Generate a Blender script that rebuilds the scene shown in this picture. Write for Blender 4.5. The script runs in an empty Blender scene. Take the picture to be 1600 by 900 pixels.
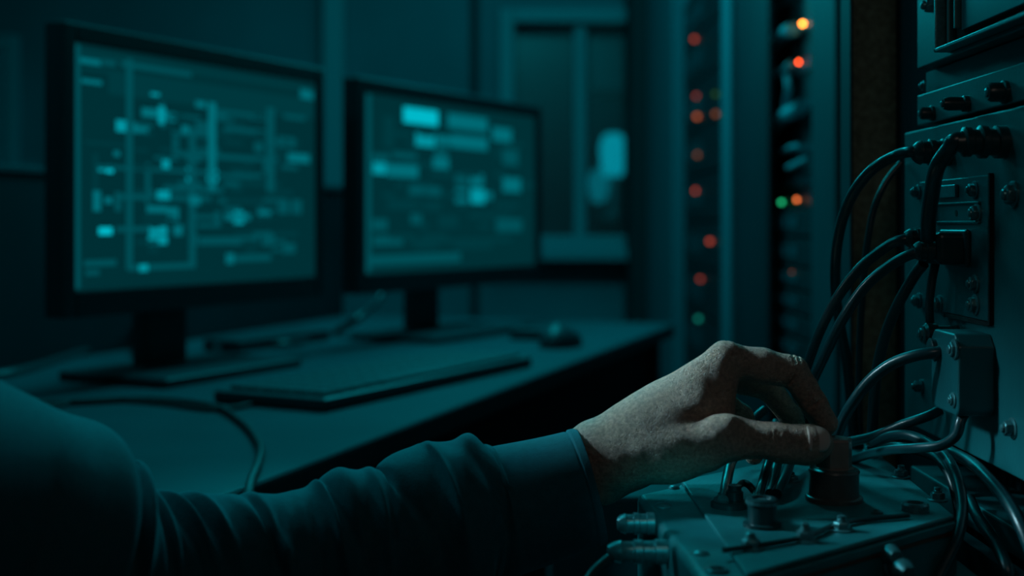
import bpy, math, random
import numpy as np
from mathutils import Vector, Matrix
random.seed(7); rng = np.random.default_rng(7)
S = bpy.context.scene; COL = S.collection
F = 1950.0; HY = 350.0; CZ = 0.97; PI = math.pi
XP = 0.31      # plane of the equipment panels on the right
ZB = 0.79      # top of the junction box

def P(px, py, d):
    return Vector(((px-800)/F*d, d, CZ-(py-HY)/F*d))
def G(px, py, z):
    return P(px, py, (CZ-z)*F/(py-HY))
def PN(px, py, X=XP):
    return P(px, py, X*F/(px-800))

# ------------------------------------------------------------------ materials
def mat(name, col, rough=0.5, metal=0.0, bump=0.0, bscale=200, var=0.0, vscale=30, spec=0.5, emit=None, es=0, voronoi=False, wear=None):
    m = bpy.data.materials.new(name); m.use_nodes = True
    nt = m.node_tree; b = nt.nodes['Principled BSDF']
    b.inputs['Base Color'].default_value = (*col, 1)
    b.inputs['Roughness'].default_value = rough
    b.inputs['Metallic'].default_value = metal
    b.inputs['Specular IOR Level'].default_value = spec
    if emit:
        b.inputs['Emission Color'].default_value = (*emit, 1); b.inputs['Emission Strength'].default_value = es
    tc = nt.nodes.new('ShaderNodeTexCoord')
    if var or wear:
        n = nt.nodes.new('ShaderNodeTexNoise'); n.inputs['Scale'].default_value = vscale; n.inputs['Detail'].default_value = 6
        nt.links.new(tc.outputs['Object'], n.inputs['Vector'])
        r = nt.nodes.new('ShaderNodeValToRGB')
        if wear:
            r.color_ramp.elements[0].position = .56; r.color_ramp.elements[1].position = .70
            r.color_ramp.elements[0].color = (*col, 1); r.color_ramp.elements[1].color = (*wear, 1)
        else:
            r.color_ramp.elements[0].position = .3; r.color_ramp.elements[1].position = .7
            r.color_ramp.elements[0].color = (*[c*(1-var) for c in col], 1)
            r.color_ramp.elements[1].color = (*[min(1, c*(1+var)) for c in col], 1)
        nt.links.new(n.outputs['Fac'], r.inputs['Fac']); nt.links.new(r.outputs['Color'], b.inputs['Base Color'])
    if bump:
        n2 = nt.nodes.new('ShaderNodeTexVoronoi' if voronoi else 'ShaderNodeTexNoise'); n2.inputs['Scale'].default_value = bscale
        if not voronoi: n2.inputs['Detail'].default_value = 4
        nt.links.new(tc.outputs['Object'], n2.inputs['Vector'])
        bp = nt.nodes.new('ShaderNodeBump'); bp.inputs['Strength'].default_value = bump; bp.inputs['Distance'].default_value = .002 if name == 'skin' else .001
        nt.links.new(n2.outputs['Distance' if voronoi else 'Fac'], bp.inputs['Height']); nt.links.new(bp.outputs['Normal'], b.inputs['Normal'])
    return m
M = {}
M['wall'] = mat('wall_paint', (.010, .20, .235), .8, bump=.1, bscale=40, var=.12, vscale=3)
M['trim'] = mat('trim_paint', (.015, .34, .38), .6)
M['floor'] = mat('floor_vinyl', (.01, .06, .07), .5, var=.2, vscale=6)
M['ceil'] = mat('ceiling_paint', (.01, .10, .12), .9)
M['desk'] = mat('desk_laminate', (.004, .085, .10), .65, spec=.15, bump=.05, bscale=300, var=.1, vscale=8)
M['dark'] = mat('dark_panel', (.003, .028, .036), .7, spec=.2, var=.15, vscale=5)
M['blk'] = mat('black_plastic', (.004, .05, .06), .45)
M['blkmat'] = mat('black_matte', (.004, .025, .03), .7)
M['key'] = mat('key_plastic', (.004, .05, .06), .5)
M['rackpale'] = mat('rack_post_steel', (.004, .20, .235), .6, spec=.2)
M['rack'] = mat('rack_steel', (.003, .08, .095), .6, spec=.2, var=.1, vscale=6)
M['server'] = mat('server_face', (.003, .025, .032), .5)
M['vent'] = mat('server_vent', (.003, .09, .11), .5)
M['patch'] = mat('pale_cable', (.006, .42, .48), .5)
M['brown'] = mat('brown_column', (.30, .30, .20), .85, bump=.4, bscale=500, var=.35, vscale=160)
M['panel'] = mat('painted_panel', (.003, .12, .132), .42, bump=.12, bscale=350, var=.16, vscale=14, spec=.6)
M['panel2'] = mat('painted_cover', (.004, .10, .112), .4, bump=.12, bscale=350, var=.16, vscale=20, spec=.6)
M['box'] = mat('box_enamel', (.005, .17, .185), .45, bump=.30, bscale=450, var=.22, vscale=35, spec=.7)
M['copper'] = mat('copper_gasket', (.22, .07, .045), .4, .6)
M['steel'] = mat('bolt_steel', (.07, .24, .26), .3, .55, bump=.1, bscale=600, var=.25, vscale=300)
M['knob'] = mat('knob_metal', (.30, .23, .20), .3, .25, bump=.06, bscale=300, var=.2, vscale=90)
M['knobdark'] = mat('knob_collar', (.10, .12, .115), .3, .25, bump=.06, bscale=300, var=.2, vscale=90)
M['conn'] = mat('connector_black', (.006, .045, .05), .33, bump=.05, bscale=300)
M['cable'] = mat('cable_rubber', (.003, .042, .05), .32, spec=.7, bump=.04, bscale=120)
M['hole'] = mat('hole_black', (.002, .004, .005), .9)
M['glassdark'] = mat('instrument_glass', (.003, .10, .115), .25)

def skin_mat():
    m = mat('skin', (.58, .39, .30), .5, bump=.9, bscale=700, var=.30, vscale=420, spec=.4)
    nt = m.node_tree; b = nt.nodes['Principled BSDF']
    b.inputs['Subsurface Weight'].default_value = .08; b.inputs['Subsurface Scale'].default_value = .004
    b.inputs['Subsurface Radius'].default_value = (1, .4, .2)
    # second, coarser skin relief
    tc = [n for n in nt.nodes if n.type == 'TEX_COORD'][0]; bp = [n for n in nt.nodes if n.type == 'BUMP'][0]
    v = nt.nodes.new('ShaderNodeTexVoronoi'); v.inputs['Scale'].default_value = 900; v.feature = 'DISTANCE_TO_EDGE'
    mp = nt.nodes.new('ShaderNodeMapping'); mp.inputs['Scale'].default_value = (1, 1, 1.6)
    nt.links.new(tc.outputs['Object'], mp.inputs['Vector']); nt.links.new(mp.outputs['Vector'], v.inputs['Vector'])
    b2 = nt.nodes.new('ShaderNodeBump'); b2.inputs['Strength'].default_value = 1.0; b2.inputs['Distance'].default_value = .002
    nt.links.new(v.outputs['Distance'], b2.inputs['Height']); nt.links.new(bp.outputs['Normal'], b2.inputs['Normal'])
    nt.links.new(b2.outputs['Normal'], b.inputs['Normal'])
    return m
M['skin'] = skin_mat()
M['nail'] = mat('nail', (.58, .42, .36), .3, bump=.05, bscale=400)
M['hair'] = mat('hair', (.02, .014, .01), .5)
M['white'] = mat('eye_white', (.6, .6, .6), .3)
def cloth(name, col):
    m = mat(name, col, .85, bump=.5, bscale=900, var=.12, vscale=200, spec=.25)
    b = m.node_tree.nodes['Principled BSDF']
    b.inputs['Sheen Weight'].default_value = .25; b.inputs['Sheen Tint'].default_value = (.05, .6, .7, 1); b.inputs['Sheen Roughness'].default_value = .4
    return m
M['shirt'] = cloth('shirt_cotton', (.002, .10, .125))
M['cuff'] = cloth('cuff_cotton', (.002, .10, .125))
M['pants'] = cloth('trouser_cotton', (.01, .03, .04))
def emat(name, col, s):
    m = bpy.data.materials.new(name); m.use_nodes = True; nt = m.node_tree; nt.nodes.clear()
    e = nt.nodes.new('ShaderNodeEmission'); e.inputs['Color'].default_value = (*col, 1); e.inputs['Strength'].default_value = s
    o = nt.nodes.new('ShaderNodeOutputMaterial'); nt.links.new(e.outputs[0], o.inputs[0]); return m
TE = (.0, .86, 1.0)
SL = [emat('screen_glow_%d' % i, (.0, .82, 1.0), s) for i, s in enumerate((.034, .046, .088, .17, .34, .58))]
M['lampglow'] = emat('lamp_glow', (.0, .76, 1.0), .36)
M['skyglow'] = emat('window_glow', (.0, .88, 1.0), .07)
def glass():
    m = bpy.data.materials.new('window_glass'); m.use_nodes = True; nt = m.node_tree; nt.nodes.clear()
    t = nt.nodes.new('ShaderNodeBsdfTransparent'); t.inputs[0].default_value = (.8, .95, .95, 1)
    g = nt.nodes.new('ShaderNodeBsdfGlossy'); g.inputs['Roughness'].default_value = .35
    x = nt.nodes.new('ShaderNodeMixShader'); x.inputs[0].default_value = .08
    o = nt.nodes.new('ShaderNodeOutputMaterial')
    nt.links.new(t.outputs[0], x.inputs[1]); nt.links.new(g.outputs[0], x.inputs[2]); nt.links.new(x.outputs[0], o.inputs[0]); return m
M['glass'] = glass()

# ------------------------------------------------------------------ mesh builder
class MB:
    def __init__(s): s.v = []; s.f = []; s.mi = []; s.sm = []; s.mats = []
    def add(s, vs, fs, m=0, smooth=False):
        o = len(s.v); s.v += [tuple(v) for v in vs]
        for f in fs: s.f.append(tuple(i+o for i in f)); s.mi.append(m); s.sm.append(smooth)
        return s
    def box(s, x0, x1, y0, y1, z0, z1, m=0):
        return s.prism([(x0, y0), (x1, y0), (x1, y1), (x0, y1)], z0, z1, m)
    def prism(s, pts, z0, z1, m=0):
        n = len(pts)
        a = sum(pts[i][0]*pts[(i+1) % n][1]-pts[(i+1) % n][0]*pts[i][1] for i in range(n))
        if a < 0: pts = pts[::-1]
        vs = [(x, y, z0) for x, y in pts]+[(x, y, z1) for x, y in pts]
        fs = [tuple(range(n))[::-1], tuple(range(n, 2*n))]+[(i, (i+1) % n, n+(i+1) % n, n+i) for i in range(n)]
        return s.add(vs, fs, m)
    def obox(s, c, ax, ay, az, hx, hy, hz, m=0):
        c = Vector(c); ax = Vector(ax); ay = Vector(ay); az = Vector(az); vs = []
        for k in (-1, 1):
            for i, j in ((-1, -1), (1, -1), (1, 1), (-1, 1)):
                vs.append(c+ax*hx*i+ay*hy*j+az*hz*k)
        fs = [(3, 2, 1, 0), (4, 5, 6, 7), (0, 1, 5, 4), (1, 2, 6, 5), (2, 3, 7, 6), (3, 0, 4, 7)]
        if ax.cross(ay).dot(az) < 0: fs = [f[::-1] for f in fs]
        return s.add(vs, fs, m)
    def lathe(s, c, axis, prof, n=24, m=0, smooth=True, rot=0.0):
        """prof: list of (distance along axis, radius)"""
        c = Vector(c); a = Vector(axis).normalized()
        u = a.orthogonal().normalized(); w = a.cross(u)
        o = []; fs = []
        for h, r in prof:
            for i in range(n):
                t = 2*PI*i/n+rot; o.append(c+a*h+(u*math.cos(t)+w*math.sin(t))*max(r, 1e-5))
        for k in range(len(prof)-1):
            for i in range(n):
                j = (i+1) % n; fs.append((k*n+i, k*n+j, (k+1)*n+j, (k+1)*n+i))
        fs.append(tuple(range(n))[::-1]); fs.append(tuple(range((len(prof)-1)*n, len(prof)*n)))
        return s.add(o, fs, m, smooth)
    def tube(s, pts, r, n=14, m=0, sub=10, cap=True):
        pts = [Vector(p) for p in pts]; rs = r if isinstance(r, (list, tuple)) else [r]*len(pts)
        q = [pts[0]*2-pts[1]]+pts+[pts[-1]*2-pts[-2]]; path = []; rad = []
        for i in range(len(pts)-1):
            p0, p1, p2, p3 = q[i:i+4]
            for k in range(sub):
                t = k/sub
                path.append(.5*((2*p1)+(p2-p0)*t+(2*p0-5*p1+4*p2-p3)*t*t+(3*p1-p0-3*p2+p3)*t**3)); rad.append(rs[i]*(1-t)+rs[i+1]*t)
        path.append(pts[-1]); rad.append(rs[-1])
        T = (path[1]-path[0]).normalized(); N = T.orthogonal().normalized(); vs = []
        for i, p in enumerate(path):
            T2 = (path[min(i+1, len(path)-1)]-path[max(i-1, 0)])
            T2 = T2.normalized() if T2.length > 1e-9 else T
            N = (N-T2*N.dot(T2)).normalized(); B = T2.cross(N); T = T2
            for k in range(n):
                a = 2*PI*k/n; vs.append(p+(N*math.cos(a)+B*math.sin(a))*rad[i])
        fs = [(i*n+k, i*n+(k+1) % n, (i+1)*n+(k+1) % n, (i+1)*n+k) for i in range(len(path)-1) for k in range(n)]
        if cap: fs += [tuple(range(n))[::-1], tuple(range((len(path)-1)*n, len(path)*n))]
        return s.add(vs, fs, m, True)
    def sphere(s, c, r, n=12, m=0, sc=(1, 1, 1)):
        c = Vector(c); k = n//2+1; vs = []
        for i in range(k+1):
            a = PI*i/k
            for j in range(n):
                b = 2*PI*j/n; vs.append(c+Vector((math.sin(a)*math.cos(b)*sc[0], math.sin(a)*math.sin(b)*sc[1], math.cos(a)*sc[2]))*r)
        fs = [((i+1)*n+j, (i+1)*n+(j+1) % n, i*n+(j+1) % n, i*n+j) for i in range(k) for j in range(n)]
        return s.add(vs, fs, m, True)
ORG = {}
def org(o):
    return ORG.get(o.name, Vector((0, 0, 0))) if o else Vector((0, 0, 0))
def part(name, mb, mats, parent=None, bevel=0.0, seg=2, autosmooth=False):
    me = bpy.data.meshes.new(name); o3 = org(parent)
    me.from_pydata([(v[0]-o3.x, v[1]-o3.y, v[2]-o3.z) for v in mb.v], [], mb.f)
    for mm in (mats if isinstance(mats, (list, tuple)) else [mats]): me.materials.append(mm)
    me.polygons.foreach_set('material_index', mb.mi); me.polygons.foreach_set('use_smooth', mb.sm)
    me.update()
    if any(mb.sm): me.set_sharp_from_angle(angle=.62)
    o = bpy.data.objects.new(name, me); COL.objects.link(o)
    if parent: o.parent = parent
    ORG[o.name] = o3.copy()
    if bevel:
        b = o.modifiers.new('bevel', 'BEVEL'); b.width = bevel; b.segments = seg; b.limit_method = 'ANGLE'; b.angle_limit = .6
    return o
def tag(o, label=None, cat=None, group=None, kind=None):
    if label: o['label'] = label
    if cat: o['category'] = cat
    if group: o['group'] = group
    if kind: o['kind'] = kind
    return o
def thing(name, loc, label, cat, group=None):
    o = bpy.data.objects.new(name, None); COL.objects.link(o); o.location = loc; o.empty_display_size = .05
    ORG[o.name] = Vector(loc); return tag(o, label, cat, group)
def struct(name, mb, m, **k):
    return tag(part(name, mb, m, **k), kind='structure')

# ------------------------------------------------------------------ room
YB = 4.45
struct('floor', MB().box(-3, 2.2, -1.2, 6.6, -.05, 0), M['floor'])
struct('ceiling', MB().box(-3, 2.2, -1.2, 6.6, 2.7, 2.75), M['ceil'])
struct('wall_left', MB().box(-3.05, -3, -1.2, YB, 0, 2.7), M['wall'])
struct('wall_right', MB().box(1.6, 1.65, -1.2, YB, 0, 2.7), M['wall'])
struct('wall_rear', MB().box(-3, 1.6, -1.25, -1.2, 0, 2.7), M['wall'])
def wx(px, d=YB): return (px-800)/F*d
def wz(py, d=YB): return CZ-(py-HY)/F*d
# back wall with two openings
wl0, wl1, wlz0, wlz1 = wx(-330), wx(16), wz(254), wz(72)
wr0, wr1, wrz0, wrz1 = wx(803), wx(1100), wz(368), wz(38)
w = MB()
w.box(-3, wl0, YB, YB+.12, 0, 2.7); w.box(wl0, wl1, YB, YB+.12, 0, wlz0); w.box(wl0, wl1, YB, YB+.12, wlz1, 2.7)
w.box(wl1, wr0, YB, YB+.12, 0, 2.7); w.box(wr0, wr1, YB, YB+.12, 0, wrz0); w.box(wr0, wr1, YB, YB+.12, wrz1, 2.7); w.box(wr1, 1.65, YB, YB+.12, 0, 2.7)
struct('wall_back', w, M['wall'])
struct('wall_beyond', MB().box(-3.2, 2.2, 6.5, 6.6, 0, 2.7), M['wall'])
def window(name, x0, x1, z0, z1, t):
    m = MB(); m.box(x0-t, x0, YB-.05, YB+.08, z0-t, z1+t); m.box(x1, x1+t, YB-.05, YB+.08, z0-t, z1+t)
    m.box(x0, x1, YB-.05, YB+.08, z1, z1+t); m.box(x0, x1, YB-.03, YB+.08, z0-t, z0)
    o = struct(name, m, M['trim'], bevel=.006)
    part('window_pane', MB().box(x0, x1, YB+.05, YB+.055, z0, z1), M['glass'], o)
    part('window_sill', MB().box(x0-t-.03, x1+t+.03, YB-.11, YB-.0, z0-t-.035, z0-t+.005), M['trim'], o, bevel=.004)
    return o
window('window_1', wl0, wl1, wlz0, wlz1, .035)
wo = window('window_2', wr0, wr1, wrz0, wrz1, .05)
part('window_mullion', MB().box(wx(897), wx(915), YB-.02, YB+.07, wrz0, wrz1), M['trim'], wo, bevel=.004)
# wall trims: pilasters and picture rails
struct('trim_1', MB().box(wx(508), wx(541), YB-.07, YB, 0, 2.7), M['trim'], bevel=.005)
struct('trim_2', MB().box(wx(736), wx(748), YB-.03, YB, 0, 2.7), M['dark'])
struct('trim_3', MB().box(-3, wx(60), YB-.05, YB, wz(262), wz(256)), M['trim'], bevel=.005)
struct('trim_4', MB().box(wx(975), wx(1008), YB-.3, YB, 0, 2.7), M['blkmat'])
struct('baseboard_back', MB().box(-3, 1.6, YB-.02, YB, 0, .1), M['dark'])
# lit sky outside the left window
t = thing('night_sky_panel', (wx(-150, 5.4), 5.4, 0), 'dim teal evening glow outside the left window', 'backdrop')
bpy.data.objects.remove(t)
# wall lamp in the next room seen through the right window
lx, lz = wx(958, 5.6), wz(240, 5.6)
lamp = thing('wall_lamp', (lx, 5.6, 0), 'glowing teal wall lamp seen through the back window', 'lamp')
part('lamp_shade', MB().lathe((lx, 5.6, lz-.10), (0, 0, 1), [(0, .03), (.0, .04), (.04, .055), (.13, .06), (.17, .05), (.19, .03)], 20), M['lampglow'], lamp)
part('lamp_shade', MB().lathe((lx-.06, 5.68, lz-.22), (0, 0, 1), [(0, .02), (.03, .04), (.10, .05), (.15, .03)], 20), emat('lamp_glow_dim', (0, .76, 1), .15), lamp)
part('wall_bracket', MB().box(lx-.02, lx+.02, 5.6, 6.5, lz-.30, lz-.26), M['trim'], lamp, bevel=.004)
part('lamp_stem', MB().lathe((lx, 5.6, lz-.29), (0, 0, 1), [(0, .012), (.2, .012)], 12), M['trim'], lamp)
# boxy cupboard in the next room
cb = thing('wall_cupboard', (wx(950, 6.1), 6.1, 0), 'pale teal cupboard high in the room beyond the back window', 'cupboard')
part('cupboard_body', MB().box(wx(925, 6.1), wx(1010, 6.1), 6.1, 6.45, wz(140, 6.1), wz(50, 6.1)), M['trim'], cb, bevel=.01)
part('cupboard_door', MB().box(wx(930, 6.1), wx(965, 6.1), 6.08, 6.1, wz(134, 6.1), wz(56, 6.1)), M['trim'], cb, bevel=.006)
part('cupboard_door', MB().box(wx(968, 6.1), wx(1006, 6.1), 6.08, 6.1, wz(134, 6.1), wz(56, 6.1)), M['trim'], cb, bevel=.006)

# ------------------------------------------------------------------ desk
ZD = .75
C0 = Vector((-.2226, 1.046, 0)); C1 = Vector((.362, 2.768, 0)); dd = (C1-C0).normalized(); dn = Vector((-dd.y, dd.x, 0))
C0 = C0-dd*.06
L = (C1-C0).length
def dp(t, o, z): return C0+dd*t+dn*o+Vector((0, 0, z))
desk = thing('desk', dp(L/2, .4, 0), 'long teal laminate desk carrying the two monitors and keyboard', 'desk')
def dbox(t0, t1, o0, o1, z0, z1, mb=None, m=0):
    mb = mb or MB(); mb.obox(dp((t0+t1)/2, (o0+o1)/2, (z0+z1)/2), dd, dn, (0, 0, 1), (t1-t0)/2, (o1-o0)/2, (z1-z0)/2, m); return mb
part('desk_top', dbox(0, L, 0, .8, ZD-.03, ZD), M['desk'], desk, bevel=.006, seg=3)
part('side_panel', dbox(L-.05, L-.02, .03, .77, 0, ZD-.03), M['dark'], desk)
part('side_panel', dbox(.02, .05, .03, .77, 0, ZD-.03), M['dark'], desk)
part('modesty_panel', dbox(.05, L-.05, .05, .07, .12, ZD-.03), M['dark'], desk)
ptn = thing('desk_partition', dp(L/2, .83, 0), 'dark partition screen standing along the back of the desk', 'partition')
part('partition_panel', dbox(0, L, .815, .85, 0, 1.05), M['dark'], ptn)
part('partition_rail', dbox(0, L, .81, .855, 1.05, 1.062), M['rack'], ptn, bevel=.002)
part('partition_foot', dbox(0, .06, .70, .95, 0, .03), M['dark'], ptn)
part('partition_foot', dbox(L-.06, L, .81, .95, 0, .03), M['dark'], ptn)

# ------------------------------------------------------------------ monitors
class Mon:
    def __init__(s, pl, dl, pr, dr, ytop, ybot):
        s.A = P(pl, HY, dl); s.B = P(pr, HY, dr); s.A.z = s.B.z = 0
        s.u = (s.B-s.A).normalized(); s.n = Vector((s.u.y, -s.u.x, 0)); s.w = (s.B-s.A).length
        s.zt = CZ-(ytop-HY)/F*dl; s.zb = CZ-(ybot-HY)/F*dl
    def pt(s, a, z, off=0): return s.A+s.u*a+s.n*off+Vector((0, 0, z))
    def from_px(s, px, py):
        d = Vector(((px-800)/F, 1, -(py-HY)/F)); o = Vector((0, 0, CZ))
        t = (s.A-Vector((0, 0, 0))).dot(s.n)/d.dot(s.n); q = o+d*t
        return (q-s.A).dot(s.u), q.z
    def box(s, a0, a1, z0, z1, o0, o1, mb, m=0):
        mb.obox(s.pt((a0+a1)/2, (z0+z1)/2, (o0+o1)/2), s.u, s.n, (0, 0, 1), (a1-a0)/2, (o1-o0)/2, (z1-z0)/2, m)
def monitor(mo, label, rects, bez=.021, basew=.30, based=.20, bo=0):
    c = mo.pt(mo.w/2+bo, 0, -.06)
    r = thing('monitor', (c.x, c.y, ZD), label, 'monitor')
    h0, h1 = mo.zb-.036, mo.zt+.026
    b = MB(); W = mo.w
    mo.box(-bez, W+bez, h0, h1, -.032, -.006, b)                  # rear slab
    mo.box(-bez, 0, h0, h1, -.006, .004, b); mo.box(W, W+bez, h0, h1, -.006, .004, b)
    mo.box(0, W, h0, mo.zb, -.006, .004, b); mo.box(0, W, mo.zt, h1, -.006, .004, b)
    part('bezel', b, M['blk'], r, bevel=.003)
    hb = MB(); mo.box(W*.2, W*.8, h0+.06, h1-.06, -.055, -.032, hb); part('rear_housing', hb, M['blk'], r, bevel=.008)
    sc = MB(); mo.box(0, W, mo.zb, mo.zt, -.0055, -.001, sc, 0)
    for k, (x0, y0, x1, y1, lv) in enumerate(rects):
        a0, za = mo.from_px(x0, (y0+y1)/2); a1, zb = mo.from_px(x1, (y0+y1)/2)
        # rows on a screen are horizontal: take the height at the middle
        _, zt = mo.from_px((x0+x1)/2, y0); _, zb = mo.from_px((x0+x1)/2, y1)
        a0 = max(a0, .002); a1 = min(a1, W-.002); zt = min(zt, mo.zt-.002); zb = max(zb, mo.zb+.002)
        if a1 <= a0 or zt <= zb: continue
        o = -.001+.00004*(k % 12+1)
        sc.add([mo.pt(a0, zb, o), mo.pt(a1, zb, o), mo.pt(a1, zt, o), mo.pt(a0, zt, o)], [(0, 1, 2, 3)], lv)
    part('screen', sc, SL, r)
    cc = W/2+bo
    nk = MB(); mo.box(cc-.045, cc+.045, ZD+.012, h0+.10, -.085, -.055, nk); part('stand_neck', nk, M['blk'], r, bevel=.006)
    bs = MB(); mo.box(cc-basew/2, cc+basew/2, ZD, ZD+.014, -.12, based-.12, bs); part('stand_base', bs, M['blk'], r, bevel=.005, seg=3)
    bt = MB(); bt.lathe(mo.pt(W*.93, h0+.014, .003), mo.n, [(0, .005), (.002, .005), (.003, .003)], 12); part('power_button', bt, M['key'], r)
    return r
m1 = Mon(116, 1.623, 493, 2.09, 66, 454)
m2 = Mon(570, 2.218, 836, 2.75, 144, 428)
R1 = []
def rect(R, x0, y0, x1, y1, lv): R.append((x0, y0, x1, y1, lv))
rect(R1, 117, 60, 126, 460, 2)                     # bright left margin
# header bars (perspective: they sit on one screen row, so give the height at their middle)
def row(R, mo, ya, x0, x1, h, lv):
    """a bar on a horizontal screen row that crosses the left screen edge at height ya (px)"""
    z = CZ-(ya-HY)/F*mo.A.y
    a0, _ = mo.from_px(x0, 300); a1, _ = mo.from_px(x1, 300); xm = (x0+x1)/2
    p = mo.pt((a0+a1)/2, z); y = HY+(CZ-z)*F/p.y; xm = 800+p.x*F/p.y
    R.append((x0, y-h/2, x1, y+h/2, lv))
row(R1, m1, 76, 126, 492, 9, 1); row(R1, m1, 92, 126, 158, 9, 3); row(R1, m1, 90, 160, 182, 8, 2); row(R1, m1, 88, 190, 300, 8, 2); row(R1, m1, 124, 128, 160, 7, 3); row(R1, m1, 100, 128, 490, 5, 1)
row(R1, m1, 118, 170, 490, 34, 1)
rect(R1, 198, 92, 208, 420, 2); rect(R1, 296, 200, 306, 418, 2); rect(R1, 326, 160, 338, 300, 3); rect(R1, 417, 168, 429, 300, 2)
rect(R1, 200, 412, 306, 421, 2); row(R1, m1, 148, 330, 428, 10, 2)
rect(R1, 228, 255, 236, 320, 2); rect(R1, 146, 240, 154, 330, 1); rect(R1, 252, 160, 258, 200, 2)
for (x0, y0, x1, y1, lv) in [(182, 188, 205, 206, 4), (205, 192, 232, 208, 3), (222, 170, 262, 184, 3), (248, 166, 258, 194, 4), (236, 145, 250, 150, 4),
    (284, 196, 296, 208, 3), (306, 158, 322, 168, 3), (150, 258, 164, 268, 4), (166, 258, 178, 270, 5), (146, 246, 154, 252, 3), (254, 248, 266, 268, 4),
    (292, 262, 304, 284, 4), (325, 266, 340, 284, 5), (178, 236, 188, 244, 3), (146, 298, 158, 330, 3), (164, 308, 176, 318, 3), (180, 300, 190, 330, 2),
    (246, 298, 266, 312, 4), (296, 306, 314, 320, 3), (230, 322, 262, 332, 3), (262, 324, 280, 344, 3), (155, 355, 176, 367, 5), (234, 354, 262, 366, 4), (272, 352, 286, 368, 3),
    (232, 368, 262, 382, 4), (218, 413, 232, 424, 4), (182, 354, 234, 362, 2), (132, 406, 182, 416, 2), (134, 422, 156, 430, 2),
    (336, 330, 345, 354, 2), (352, 334, 392, 344, 3), (366, 330, 382, 350, 4), (404, 328, 424, 342, 3), (300, 366, 310, 384, 2), (312, 370, 404, 382, 2),
    (354, 396, 366, 412, 3), (366, 398, 424, 408, 2), (410, 366, 430, 384, 2), (442, 380, 462, 396, 2), (435, 312, 452, 334, 2), (456, 312, 472, 334, 2),
    (434, 214, 462, 230, 2), (450, 240, 484, 254, 3), (398, 222, 412, 238, 2), (470, 140, 490, 160, 3), (340, 176, 366, 190, 2), (350, 200, 416, 208, 2),
    (262, 176, 276, 190, 3), (270, 214, 280, 234, 2), (306, 190, 330, 214, 2), (190, 305, 330, 313, 2), (152, 262, 330, 268, 2), (270, 240, 400, 248, 2), (255, 292, 350, 300, 2),
    (412, 250, 430, 270, 2), (360, 262, 380, 300, 1), (348, 282, 440, 290, 1), (336, 310, 430, 318, 1), (134, 222, 198, 227, 1), (300, 336, 340, 342, 2)]:
    rect(R1, x0, y0, x1, y1, lv)
for y in range(180, 400, 13):
    for k in range(5):
        x = 205+rng.random()*240; ww = 10+rng.random()*30; rect(R1, x, y, x+ww, y+5+rng.random()*3, 1 if rng.random() < .6 else 2)
monitor(m1, 'nearer black widescreen monitor showing dense teal schematics, left on the desk', R1, bo=-.03)
R2 = []
rect(R2, 571, 140, 580, 430, 2)
for (x0, y0, x1, y1, lv) in [(631, 170, 685, 194, 5), (700, 181, 762, 203, 3), (770, 200, 800, 221, 3), (650, 209, 680, 229, 4), (682, 212, 706, 226, 3), (706, 213, 762, 233, 3),
    (582, 240, 608, 252, 2), (583, 254, 604, 272, 4), (605, 257, 654, 277, 3), (614, 238, 652, 248, 2), (680, 228, 700, 246, 2), (677, 246, 702, 264, 3),
    (712, 272, 732, 290, 2), (735, 272, 756, 290, 3), (712, 295, 732, 318, 3), (736, 295, 758, 318, 4), (758, 300, 770, 312, 3), (786, 278, 814, 300, 3), (786, 234, 810, 258, 2),
    (640, 290, 664, 304, 2), (666, 292, 690, 306, 2), (606, 312, 650, 328, 1), (664, 314, 690, 330, 1), (582, 342, 606, 360, 2), (642, 334, 660, 350, 2), (686, 336, 716, 356, 1),
    (776, 342, 816, 362, 2), (584, 368, 630, 384, 2), (574, 397, 720, 412, 2), (574, 150, 830, 164, 1), (600, 182, 616, 230, 1), (640, 372, 800, 380, 1)]:
    rect(R2, x0, y0, x1, y1, lv)
for y in range(205, 390, 16):
    for k in range(3):
        x = 590+rng.random()*210; ww = 12+rng.random()*30; rect(R2, x, y, x+ww, y+8, 1)
monitor(m2, 'farther black widescreen monitor showing blurred teal rows, right on the desk', R2, bez=.024, bo=-.03, basew=.34)

# ------------------------------------------------------------------ keyboard, mouse
kl = G(397, 606, ZD); kf = G(508, 645, ZD); kr = G(832, 573, ZD)
ku = (kr-kf).normalized(); kv = Vector((-ku.y, ku.x, 0)); kw = (kr-kf).length; kd = .17
kc = kf+ku*kw/2+kv*kd/2
kb = thing('keyboard', (kc.x, kc.y, ZD), 'long black keyboard lying on the desk in front of the monitors', 'keyboard')
def kbox(a0, a1, b0, b1, z0, z1, mb): mb.obox(kf+ku*(a0+a1)/2+kv*(b0+b1)/2+Vector((0, 0, (z0+z1)/2)), ku, kv, (0, 0, 1), (a1-a0)/2, (b1-b0)/2, (z1-z0)/2); return mb
part('keyboard_case', kbox(0, kw, 0, kd, 0, .016, MB()), M['blk'], kb, bevel=.004)
km = None
nr, nc = 6, 16
px_, pz_ = (kw-.03)/nc, (kd-.024)/nr
for r_ in range(nr):
    c_ = 0
    while c_ < nc:
        span = 1
        if r_ == 0 and c_ == 4: span = 6
        a = .015+c_*px_; b = .012+r_*pz_
        part('key', kbox(a+.0015, a+px_*span-.0015, b+.0015, b+pz_-.0015, .016, .021, MB()), M['key'], kb, bevel=.001, seg=1)
        c_ += span
mp = G(876, 541, ZD); mp.z = 0
ms = thing('computer_mouse', (mp.x, mp.y, ZD), 'dark computer mouse near the far corner of the desk', 'mouse')
m_ = MB(); k = 20; vs = []
prof = [(0, 1.0), (.3, 1.02), (.6, .92), (.82, .7), (.95, .4), (1.0, .12)]
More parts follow.
